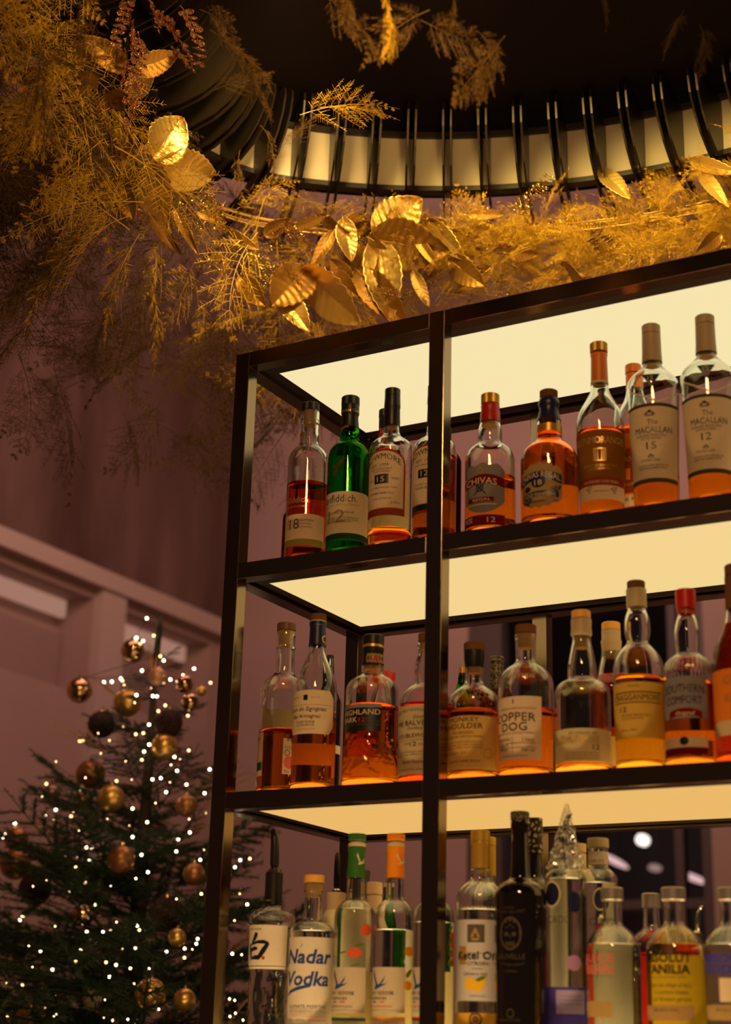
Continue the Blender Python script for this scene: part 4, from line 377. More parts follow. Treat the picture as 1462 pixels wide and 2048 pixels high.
NAMES = {'gf18': ('whisky_bottle', 'bottles on the top tier of the shelving'), 'gf12': ('whisky_bottle', 'bottles on the top tier of the shelving'), 'gf15': ('whisky_bottle', 'bottles on the top tier of the shelving'), 'bow15': ('whisky_bottle', 'bottles on the top tier of the shelving'), 'bow12': ('whisky_bottle', 'bottles on the top tier of the shelving'), 'dark_right': ('liqueur_bottle', 'bottles on the top tier of the shelving'), 'dark_left': ('liqueur_bottle', 'bottles on the top tier of the shelving'), 'chivas12': ('whisky_bottle', 'bottles on the top tier of the shelving'), 'chivas18': ('whisky_bottle', 'bottles on the top tier of the shelving'), 'glenmo': ('whisky_bottle', 'bottles on the top tier of the shelving'), 'glenmo2': ('whisky_bottle', 'bottles on the top tier of the shelving'), 'mac15': ('whisky_bottle', 'bottles on the top tier of the shelving'), 'mac12': ('whisky_bottle', 'bottles on the top tier of the shelving'), 'fett': ('whisky_bottle', 'bottles on the middle tier of the shelving'), 'baron': ('brandy_bottle', 'bottles on the middle tier of the shelving'), 'blackcoffee': ('spirit_bottle', 'bottles on the middle tier of the shelving'), 'highland': ('whisky_bottle', 'bottles on the middle tier of the shelving'), 'redcap': ('spirit_bottle', 'bottles on the middle tier of the shelving'), 'balvenie': ('whisky_bottle', 'bottles on the middle tier of the shelving'), 'greenback': ('spirit_bottle', 'bottles on the middle tier of the shelving'), 'monkey': ('whisky_bottle', 'bottles on the middle tier of the shelving'), 'patterncap': ('spirit_bottle', 'bottles on the middle tier of the shelving'), 'copper': ('whisky_bottle', 'bottles on the middle tier of the shelving'), 'glenk': ('whisky_bottle', 'bottles on the middle tier of the shelving'), 'cardhu': ('whisky_bottle', 'bottles on the middle tier of the shelving'), 'cragg': ('whisky_bottle', 'bottles on the middle tier of the shelving'), 'southern': ('liqueur_bottle', 'bottles on the middle tier of the shelving'), 'brandy': ('brandy_bottle', 'bottles on the middle tier of the shelving'), 'haku': ('vodka_bottle', 'bottles on the lowest visible tier'), 'nadar': ('vodka_bottle', 'bottles on the lowest visible tier'), 'whitepour': ('spirit_bottle', 'bottles on the lowest visible tier'), 'greycap': ('spirit_bottle', 'bottles on the lowest visible tier'), 'gooseg': ('vodka_bottle', 'bottles on the lowest visible tier'), 'gooseo': ('vodka_bottle', 'bottles on the lowest visible tier'), 'gooser': ('vodka_bottle', 'bottles on the lowest visible tier'), 'whitecap': ('spirit_bottle', 'bottles on the lowest visible tier'), 'greensmall': ('spirit_bottle', 'bottles on the lowest visible tier'), 'ketel': ('vodka_bottle', 'bottles on the lowest visible tier'), 'ketel2': ('spirit_bottle', 'bottles on the lowest visible tier'), 'sauvelle': ('vodka_bottle', 'bottles on the lowest visible tier'), 'sauvelle2': ('vodka_bottle', 'bottles on the lowest visible tier'), 'cirocwrap': ('vodka_bottle', 'bottles on the lowest visible tier'), 'whitecap2': ('spirit_bottle', 'bottles on the lowest visible tier'), 'ciroc': ('vodka_bottle', 'bottles on the lowest visible tier'), 'redcarton': ('spirit_bottle', 'bottles on the lowest visible tier'), 'raspberri': ('vodka_bottle', 'bottles on the lowest visible tier'), 'redback': ('spirit_bottle', 'bottles on the lowest visible tier'), 'vanilia': ('vodka_bottle', 'bottles on the lowest visible tier'), 'darkpour': ('spirit_bottle', 'bottles on the lowest visible tier'), 'vodka': ('vodka_bottle', 'bottles on the lowest visible tier')}
rng = random.Random(11)
def interp(z, prof):
    if z >= prof[0][0]: return prof[0][1]
    for (z1, r1), (z0, r0) in zip(prof[:-1], prof[1:]):
        if z0 <= z <= z1: return r0 + (r1 - r0) * (z - z0) / max(z1 - z0, 1e-9)
    return prof[-1][1]
def build_bottle(b):
    name, grp = NAMES[b['id']]
    x, y, row = b['p']; zs = TOP + LV[row]
    root = empty(name, (x, y, zs), b['label'], 'bottle', grp); root.rotation_euler = (0, 0, 0)
    P = catmull([(z, r) for z, r in b['prof']])             # top -> base, mm
    P = [(max(z, 0), r) for z, r in P]
    # outer and inner wall
    gl = b['glass']; rel = b.get('relief'); mult = None; seg = 48
    if rel:
        z1, z0 = rel[1] / 1000, rel[2] / 1000
        if rel[0] == 'flute':
            nfl, amp = rel[3], rel[4]; seg = 144 if nfl > 20 else 96
            def mult(a, z, z0=z0, z1=z1, nfl=nfl, amp=amp):
                if not z0 < z < z1: return 1
                e = min(1, (z - z0) / .006, (z1 - z) / .006)
                w = abs(sin(a * nfl / 2 + (6 * sin(z * 60) if nfl < 12 else 0) * .25)) ** (.5 if nfl < 12 else 1) if nfl < 12 else .5 + .5 * cos(a * nfl)
                return 1 - amp * e * (1 - w)
        else:
            seg = 120
            def mult(a, z, z0=z0, z1=z1):
                if not z0 < z < z1: return 1
                e = min(1, (z - z0) / .006, (z1 - z) / .006); f = sin(a * 7 + 3 * sin(z * 110)) * sin(z * 190 + 2.4 * sin(a * 5)); return 1 + .022 * e * (1 if f > .15 else -.15)
        zz = []
        for (za, ra), (zb_, rb) in zip(P[:-1], P[1:]):
            n = max(1, int(abs(za - zb_) / 2.5)) if z0 * 1000 - 5 < max(za, zb_) and min(za, zb_) < z1 * 1000 + 5 else 1
            for k in range(n): zz.append((za + (zb_ - za) * k / n, ra + (rb - ra) * k / n))
        zz.append(P[-1]); P = zz
    outer = [(r / 1000, z / 1000) for z, r in P]
    rb = outer[-1][0]; t = .0032
    outer = outer[:-1] + [(rb, .004), (rb - .001, .0012), (rb - .004, 0)] if len(outer) > 1 else outer
    outer = [p for p in outer if p[1] > .004 or p in ((rb, .004), (rb - .001, .0012), (rb - .004, 0))]
    punt = .007
    prof = outer + [(rb * .70, 0), (rb * .45, punt * .6), (rb * .2, punt), (0, punt)]
    zin = punt + .006
    inner = [(max(r - t, .004), z) for r, z in outer if z > zin + .006]
    inner = [(max(inner[0][0], .004), outer[0][1])] + inner[1:] if inner else []
    ri = inner[-1][0]
    inb = [(ri, zin + .005), (ri - .002, zin + .0015), (ri - .006, zin), (ri * .5, zin + .002), (0, zin + .004)]
    if gl in ('black', 'frost'):
        lathe('glass_body', [(0, outer[0][1])] + prof, GLSM(gl), root, seg=seg)
    else:
        full = [(0, punt)][:0] + list(reversed(prof)) ; full = full + inner + inb   # closed: base centre .. outer up .. mouth .. inner down .. centre
        lathe('glass_body', full, GLSM(gl), root, seg=seg, mult=mult, angle=50)
    if b.get('liq') and gl not in ('black', 'frost'):
        lv = b['liq'][1] / 1000; lv = min(lv, outer[0][1] - .01); ov = .00025
        pr_ = [p for p in inner if p[1] < lv]
        rl = interp(lv, [(z, r) for r, z in inner]) + ov
        liqp = [(0, lv), (rl - .001, lv), (rl, lv + .0006)] + [(r + ov, z) for r, z in pr_] + [(r + ov if r > 0 else 0, z - ov) for r, z in inb]
        lathe('liquid', liqp, M(LIQ[b['liq'][0]]), root, seg=seg, mult=mult, angle=50)
    for n_, m_, rib, pts in b['caps']:
        pp = [(r / 1000, z / 1000) for z, r in pts]
        if n_ == 'cork': pr2 = [(0, pp[0][1])] + [(min(r, interp(z * 1000, [(a, c) for a, c in P]) / 1000 - t) if z * 1000 < P[0][0] else r, z) for r, z in pp] + [(0, pp[-1][1])]
        elif n_ == 'cap': pr2 = [(0, pp[0][1])] + pp + [(0, pp[-1][1])]
        else:
            rin = lambda z: (interp(z * 1000, P) / 1000 + .0001) if z * 1000 < P[0][0] else .008
            pr2 = pp + [(max(min(rin(pp[-1][1]), pp[-1][0] - .0006), .004), pp[-1][1])] + [(max(min(rin(z), r - .0006), .004), z) for r, z in reversed(pp)] + [pp[0]]
        if n_ == 'cap' or n_ == 'cork' or True:
            ml = (lambda a, z: 1 - .022 * (round(a / (2*pi) * 120) % 2)) if rib else None
            lathe(n_, pr2, M(m_), root, seg=120 if rib else 40, mult=ml, angle=35)
    az = b['az']
    RP = sorted([(z, r) for z, r in P], reverse=True)
    caps = [(pts[0][0], pts[-1][0], pts) for n_, m_, rib, pts in b['caps'] if n_ != 'cork']
    def rad(z):
        for zt_, zb2, pts in caps:
            if zb2 <= z <= zt_: return interp(z, pts)
        return interp(z, RP)
    def wrap(u, v, a0, a1, zc, off, drop=0):
        """u in 0..1 across the angle span, v = height in mm relative to zc"""
        z = zc + v; a = RAD(az + a0 + (a1 - a0) * u); z -= drop * (2*u - 1) ** 2; r = (rad(z) + off) / 1000; return (r * cos(a), r * sin(a), z / 1000)
    labs = []
    if gl in ('clear',) and b.get('liq') and b['liq'][0] not in ('water',) and not any(l[5] == 'back' for l in b['labels']):
        hb = max(60, b['prof'][-2][0] * .9 if len(b['prof']) < 3 else 110); b['labels'] = b['labels'] + ((min(hb, 125), 22, 112, 248, 'backpaper', 'back'),)
    for k, (z1, z0, a0, a1, m_, sh) in enumerate(b['labels']):
        g = G(); n = max(8, int(abs(a1 - a0) / 4)); rows = 10; H = z1 - z0; off = .25 + .13 * (k if m_ != 'back' else 0); i0 = 0
        for i in range(n + 1):
            s_ = 2 * i / n - 1
            tp, bt = z1, z0
            if sh == 'arch': w_ = math.radians(abs(a1 - a0)) / 2 * RP[len(RP)//2][1]; tp = z1 - min(H * .22, 30) * (1 - math.sqrt(max(0, 1 - s_ * s_)))
            elif sh == 'oct':
                e = max(0, (abs(s_) - .80) / .20); tp = z1 - e * H * .17; bt = z0 + e * H * .20
            elif sh == 'shield':
                tp = z1 - H * (.10 * abs(s_) ** 3 + .05 * (1 - cos(s_ * 3 * pi)) / 2); bt = z0 + H * (.22 * abs(s_) ** 2.2)
            elif sh == 'blob':
                tp = z1 - H * (.16 * abs(s_) ** 2 + .05 * (1 - cos(s_ * 5 * pi)) / 2); bt = z0 + H * (.16 * abs(s_) ** 2 + .05 * (1 - cos(s_ * 5 * pi)) / 2)
            for j in range(rows + 1): g.v.append(wrap(i / n, bt + (tp - bt) * j / rows, a0, a1, 0, off))
        for i in range(n):
            for j in range(rows): p = i * (rows + 1) + j; g.f.append((p, p + rows + 1, p + rows + 2, p + 1))
        o = g.build('back_label' if sh == 'back' else 'label', m_, root, smooth=True)
        labs.append((z1, z0, a0, a1, o, sh))
    def owner(z, a):
        for z1, z0, a0, a1, o, sh in labs:
            if sh != 'back' and z0 - 2 <= z <= z1 + 2 and a0 - 5 <= a <= a1 + 5: return o
        return root
    acc = {}
    for k, (sh, a0, a1, z1, z0, m_) in enumerate(b['polys']):
        fs_all = SHAPES[sh]; vs, fs = [], []
        for q in fs_all: i = len(vs); vs += q; fs.append(tuple(range(i, i + len(q))))
        if sh not in ('bow', 'chev'): vs, fs = cut_cols(vs, fs, max(1, int(abs(a1 - a0) / 5)), a1 - a0)
        H = z1 - z0; ow = owner((z1 + z0) / 2, (a0 + a1) / 2); g = acc.setdefault((ow.name, m_, 'emblem'), (ow, G()))[1]; i = len(g.v)
        g.v += [wrap(u, v * H, a0, a1, z0, .62 + .035 * k) for u, v in vs]; g.f += [tuple(i + q for q in f) for f in fs]
    for k, (s, a0, a1, zc, h, m_, drop, shear, bold) in enumerate(b['texts']):
        vs, fs = text2d(s, shear, bold)
        if abs(a1 - a0) > 25: vs, fs = cut_cols(vs, fs, max(1, int(abs(a1 - a0) / 6)), a1 - a0)
        ow = owner(zc, (a0 + a1) / 2); g = acc.setdefault((ow.name, m_, 'lettering'), (ow, G()))[1]; i = len(g.v)
        dr = -drop
        if dr: g.v += [wrap(u, v * h, a0, a1, zc + dr * .0, .95, dr) for u, v in vs]
        else: g.v += [wrap(u, v * h, a0, a1, zc, .95) for u, v in vs]
        g.f += [tuple(i + q for q in f) for f in fs]
    for (on, m_, nm), (ow, g) in acc.items():
        if g.v: g.build(nm, m_, ow)
    if b.get('pour'):
        z1, z0, hw, m_ = b['pour']; z1 /= 1000; z0 /= 1000; hw /= 1000; L = z1 - z0; g = G()
        lean = {'haku': -.002, 'whitepour': 0, 'darkpour': .004}.get(b['id'], .004)
        g.tube([(0, 0, z0 - .004), (0, 0, z0 + .004), (0, 0, z0 + .0045), (0, 0, z0 + .008)], [hw * 1.0, hw, hw * .8, hw * .45], 24)
        g.build('pourer_collar', 'steel' if m_ == 'black' else m_, root, True, 30)
        g = G(); k = .62 if b['id'] != 'darkpour' else .45
        g.tube([(0, 0, z0 + .007), (lean * .3, 0, z0 + L * .2), (lean * .6, 0, z0 + L * .55), (lean, 0, z0 + L * .75), (lean * 2.2, lean * .5, z0 + L * .95), (lean * 2.6, lean * .6, z1)], [hw * k * .8, hw * k, hw * k * .98, hw * k * .95, hw * k * .75, hw * k * .4], 18)
        g.build('pour_spout', m_, root, True, 40)
    if b.get('wrap'):
        z1, z0 = b['wrap'][0] / 1000, b['wrap'][1] / 1000; g = G(); n = 36; rr = random.Random(4); rows = 26
        for j in range(rows):
            t_ = j / (rows - 1); z = z1 + (z0 - z1) * t_; base = .0025 + .019 * min(1, t_ * 1.35) ** 1.0 + (.006 if t_ > .7 else 0) * (t_ - .7) / .3
            for i in range(n):
                a = 2*pi*i/n; r = base * (1 + .10 * sin(a * 5 + z * 260) + .08 * sin(a * 9 - z * 420)) + rr.uniform(-.0007, .0007); g.v.append((r * cos(a) + .004 * (1 - t_), r * sin(a), z + rr.uniform(-.001, .001)))
        for j in range(rows - 1):
            for i in range(n): g.f.append((j*n+i, j*n+(i+1) % n, (j+1)*n+(i+1) % n, (j+1)*n+i))
        g.build('plastic_wrap', M('film'), root)
    return root
def GLSM(k): return MATS[GLS[k]]
fm_ = bpy.data.materials.new('film'); fm_.use_nodes = True; n_, l_ = nodes(fm_); n_.remove(n_['Principled BSDF'])
a_ = n_.new('ShaderNodeBsdfTransparent'); b_ = n_.new('ShaderNodeBsdfGlossy'); b_.inputs['Roughness'].default_value = .15; c_ = n_.new('ShaderNodeMixShader'); c_.inputs[0].default_value = .32
l_.new(a_.outputs[0], c_.inputs[1]); l_.new(b_.outputs[0], c_.inputs[2]); l_.new(c_.outputs[0], n_['Material Output'].inputs['Surface']); MATS['film'] = fm_
for b in BOTTLES: build_bottle(b)

# ------------------------------------------------------------------ ring chandelier
CX, CY, RR = .729, -.619, 1.3286
TH1, RC = RAD(131), .33
ccx, ccy = CX + (RR - RC) * cos(TH1), CY + (RR - RC) * sin(TH1)
TH2 = RAD(196)
PATH = []                       # (x, y, normal angle)
def ring_at(s):
    """s: arc length from the right end; returns x, y, outward normal angle"""
    L1 = RR * (TH1 - RAD(62)); L2 = RC * (TH2 - TH1)
    if s < L1: a = RAD(62) + s / RR; return CX + RR * cos(a), CY + RR * sin(a), a
    s -= L1
    if s < L2: a = TH1 + s / RC; return ccx + RC * cos(a), ccy + RC * sin(a), a
    s -= L2; x0, y0 = ccx + RC * cos(TH2), ccy + RC * sin(TH2); return x0 - s * sin(TH2) , y0 + s * cos(TH2), TH2
L1 = RR * (TH1 - RAD(62)); L2 = RC * (TH2 - TH1); LT = L1 + L2 + 1.35
ZB, ZT = TOP + .624, TOP + .749
ring = empty('ring_chandelier', (CX, CY, ZT), 'huge dark ring chandelier with pale band and paired black fins overhead', 'chandelier')
def loc(p): return (p[0] - CX, p[1] - CY, p[2] - ZT)
def off(s, o): x, y, a = ring_at(s); return x + o * cos(a), y + o * sin(a)
def strip(o0, z0, o1, z1, o2, z2, o3, z3, n=110):
    g = G()
    for k in range(n + 1):
        s = LT * k / n
        for o, z in ((o0, z0), (o1, z1), (o2, z2), (o3, z3)): g.v.append(loc((*off(s, o), z)))
    for k in range(n):
        for j in range(4): a = 4*k + j; b = 4*k + (j+1) % 4; g.f.append((a, b, b + 4, a + 4))
    g.f += [(0, 3, 2, 1), (4*n, 4*n+1, 4*n+2, 4*n+3)]; return g
band_m = mat('cream_band', (.60, .50, .35), .55)
strip(0, ZB, .012, ZB, .012, ZT, 0, ZT).build('band', band_m, ring, recalc=True)
rimm = mat('rim_black', (.018, .012, .010), .5)
strip(-.006, ZB - .012, .02, ZB - .012, .02, ZB, -.006, ZB).build('lower_rim', rimm, ring, recalc=True)
strip(-.012, ZT, .02, ZT, .02, ZT + .012, -.012, ZT + .012).build('upper_rim', rimm, ring, recalc=True)
strip(.02, ZT - .004, .26, ZT - .004, .26, ZT + .02, .02, ZT + .02).build('gap_cover', darkm, ring, recalc=True)  # added dark sheet that hides pale ceiling gaps between the left fins
pts = [loc((*off(LT * k / 90, .01), ZT + .012)) for k in range(91)]
g = G(); ex = [loc((2.6, -3.2, ZT + .012)), loc((3.2, .2, ZT + .012))]
bot = pts + ex[:1] + ex[1:]; g.poly(bot); n = len(bot); g.v += [(x, y, z + .04) for x, y, z in bot]; g.f.append(tuple(range(n, 2*n))[::-1]); g.f += [(k, (k+1) % n, n + (k+1) % n, n + k) for k in range(n)]
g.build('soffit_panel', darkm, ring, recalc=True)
finm = mat('fin_black', (.022, .014, .008), .34, .6)
FP = [(-.155, .0), (-.168, -.010), (-.170, -.03), (-.160, -.065), (-.135, -.10), (-.10, -.128), (-.05, -.150), (.02, -.163), (.10, -.168), (.23, -.168), (.24, -.160), (.23, -.145), (.05, -.145), (.005, -.14), (.0, -.12), (.0, .0)]
def fin(s, d):
    x, y, a = ring_at(s); tx, ty = -sin(a), cos(a); t = .0022; g = G()
    for e in (-t, t):
        g.v += [loc((x + o * cos(a) + tx * (d + e), y + o * sin(a) + ty * (d + e), ZT + z)) for o, z in FP]
    n = len(FP); g.f.append(tuple(range(n))); g.f.append(tuple(range(n, 2*n))[::-1]); g.f += [(k, (k+1) % n, n + (k+1) % n, n + k) for k in range(n)]
    g.build('fin', finm, ring, recalc=True)
s = .02 ; 
while s < LT - .12:
    fin(s, -.0085); fin(s, .0085); s += .0875

# ------------------------------------------------------------------ garland
def goldmat(name, col, rough, metal, sp=0, emitmix=None, trans=0):
    m = mat(name, col, rough, metal, bump=(400 if sp else 60, .9 if sp else .5, .003 if sp else .002)); n, l = nodes(m)
    if sp:
        tc = n.new('ShaderNodeTexCoord'); v = n.new('ShaderNodeTexVoronoi'); v.inputs['Scale'].default_value = 700; ad = n.new('ShaderNodeNormalMap')
        l.new(tc.outputs['Object'], v.inputs['Vector']); l.new(v.outputs['Color'], ad.inputs['Color']); ad.inputs['Strength'].default_value = .8; l.new(ad.outputs[0], n['Principled BSDF'].inputs['Normal'])
    return m
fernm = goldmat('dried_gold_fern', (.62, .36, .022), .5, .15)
fern_shade = goldmat('shaded_gold_fern', (.115, .055, .007), .6, .1)  # gold fern darkened: the left mass's shade is put into the colour
leafm = goldmat('gold_leaf', (.92, .60, .16), .33, .8)
leafb = goldmat('bronze_leaf', (.34, .17, .03), .45, .7)
glit = goldmat('gold_glitter', (.95, .62, .18), .25, 1.0, sp=1)
copper = goldmat('copper_glitter', (.80, .36, .16), .35, .8, sp=1)
twig = mat('gold_wire', (.75, .45, .12), .3, .8)
def frond_mesh(name, L, wid, curve, droop, seed, m, npair=13, nt=9):
    r = random.Random(seed); g = G(); N = 22; pts = []
    for k in range(N):
        t = k / (N - 1); pts.append(Vector((L * t * cos(curve * t), L * t * sin(curve * t) * .6, -droop * L * t * t)))
    g.tube(pts, [.0011 * (1 - .7 * k / (N-1)) for k in range(N)], 4, False)
    def at(t): k = min(int(t * (N-1)), N-2); f_ = t * (N-1) - k; return pts[k].lerp(pts[k+1], f_), (pts[k+1] - pts[k]).normalized()
    for i in range(npair):
        t = .12 + .86 * i / npair + r.uniform(-.01, .01); p, d = at(min(t, .98))
        for sgn in (-1, 1):
            if r.random() < .06: continue
            env = sin(min(1, (t + .12) * 1.0) ** .8 * pi) * .9 + .15 * (1 - t)
            l2 = wid * max(.10, env) * r.uniform(.75, 1.15); side = d.cross(Vector((0, 0, 1))).normalized() * sgn
            dd = (d * .55 + side * .85 + Vector((0, 0, r.uniform(-.45, .3)))).normalized(); M_ = 8; sp = []
            for q in range(M_): u = q / (M_-1); sp.append(p + dd * l2 * u + d * l2 * .22 * u * u + Vector((0, 0, -.12 * l2 * u * u)))
            g.tube(sp, .0005, 3, False)
            for q in range(nt):
                u = .12 + .86 * q / nt; k = min(int(u * (M_-1)), M_-2); b = sp[k].lerp(sp[k+1], u * (M_-1) - k); l3 = l2 * .30 * (1.05 - u) + .004
                for s3 in (-1, 1):
                    o = (dd * .75 + dd.cross(Vector((0, 0, 1))).normalized() * s3 * .8 + Vector((0, 0, r.uniform(-.6, .6)))).normalized(); e = b + o * l3; w = Vector((r.uniform(-1, 1), r.uniform(-1, 1), r.uniform(-1, 1))).normalized().cross(o) * .0008
                    g.poly([b - w, b + w, e + w * .5, e - w * .5])
    me = g.build(name, m).data; ob = [o for o in bpy.data.objects if o.data == me][0]; bpy.data.objects.remove(ob); return me
FM = [frond_mesh('fern_frond', .30, .095, c_, dr, 100 + k, m_, 13, 10) for k, (c_, dr, m_) in enumerate(((.3, .25, fernm), (-.5, .45, fernm), (.7, .1, fernm), (.2, .6, fern_shade), (-.3, .3, fern_shade), (.5, .4, fern_shade)))]
GZ = TOP + .545
x_, y_, a_ = ring_at(L1 * .6)
gar = empty('hanging_garland', (x_, y_, GZ), 'large gold garland of ferns, big metallic leaves and glitter sprays under the ring', 'garland')
GO = Vector((x_, y_, GZ))
def hoop(o, z, s0, s1, wob, seed):
    r = random.Random(seed); ph = r.uniform(0, 6); return [Vector((*off(s0 + (s1 - s0) * k / 60, o + wob * sin(k * .35 + ph)), z + wob * cos(k * .28 + ph))) - GO for k in range(61)]
for k in range(7): G().tube(hoop(.07 + .007 * (k % 3), GZ - .012 + .007 * (k // 2), .35, L1 + L2 + .3, .006, k), .0022, 5).build('hoop_wire', twig, gar, True)
def put(me, name, base, d, roll, sc, parent=gar, origin=GO):
    d = Vector(d).normalized(); q = d.to_track_quat('X', 'Z').to_matrix().to_4x4(); o = bpy.data.objects.new(name, me); COL.objects.link(o); o.parent = parent
    o.matrix_local = Matrix.Translation(Vector(base) - origin) @ q @ Matrix.Rotation(roll, 4, 'X') @ Matrix.Scale(sc, 4); return o
r = random.Random(21); spots = []
for k in range(980):
    u = r.random(); zone = 0 if k % 20 < 8 else (1 if k % 20 < 9 else (2 if k % 20 < 15 else 3))      # 0 over the shelving, 1 middle, 2 left mass
    s = (r.uniform(.50, 1.32), r.uniform(1.2, L1), r.uniform(L1 * .86, L1 + L2 + .75), r.uniform(L1 + L2 - .1, LT - .2))[zone]; x, y, a = ring_at(s); left = zone >= 2
    o = r.uniform(-.02, .20) if not left else r.uniform(-.05, .80) if zone == 2 else r.uniform(.0, .55); zz = GZ + (r.uniform(-.13, .02) if zone == 0 else r.uniform(-.09, .02) if zone == 1 else r.uniform(-.34, .16) if zone == 2 else r.uniform(-.15, .25))
    b = Vector((x + o * cos(a), y + o * sin(a), zz))
    n = Vector((cos(a), sin(a), 0)); t = Vector((-sin(a), cos(a), 0)); out = r.uniform(-.6, 1.0) if left else r.uniform(-1.0, .5)
    d = n * out + t * r.uniform(-1, 1) + Vector((0, 0, r.uniform(-.9, .25) if left else r.uniform(-.35, .75)))
    spots.append((b, d, r.uniform(-1.5, 1.5), r.uniform(.65, 1.2) if left else r.uniform(.30, .58), left and s > L1))
spots.sort(key=lambda t_: (t_[0] - cam.location).length)
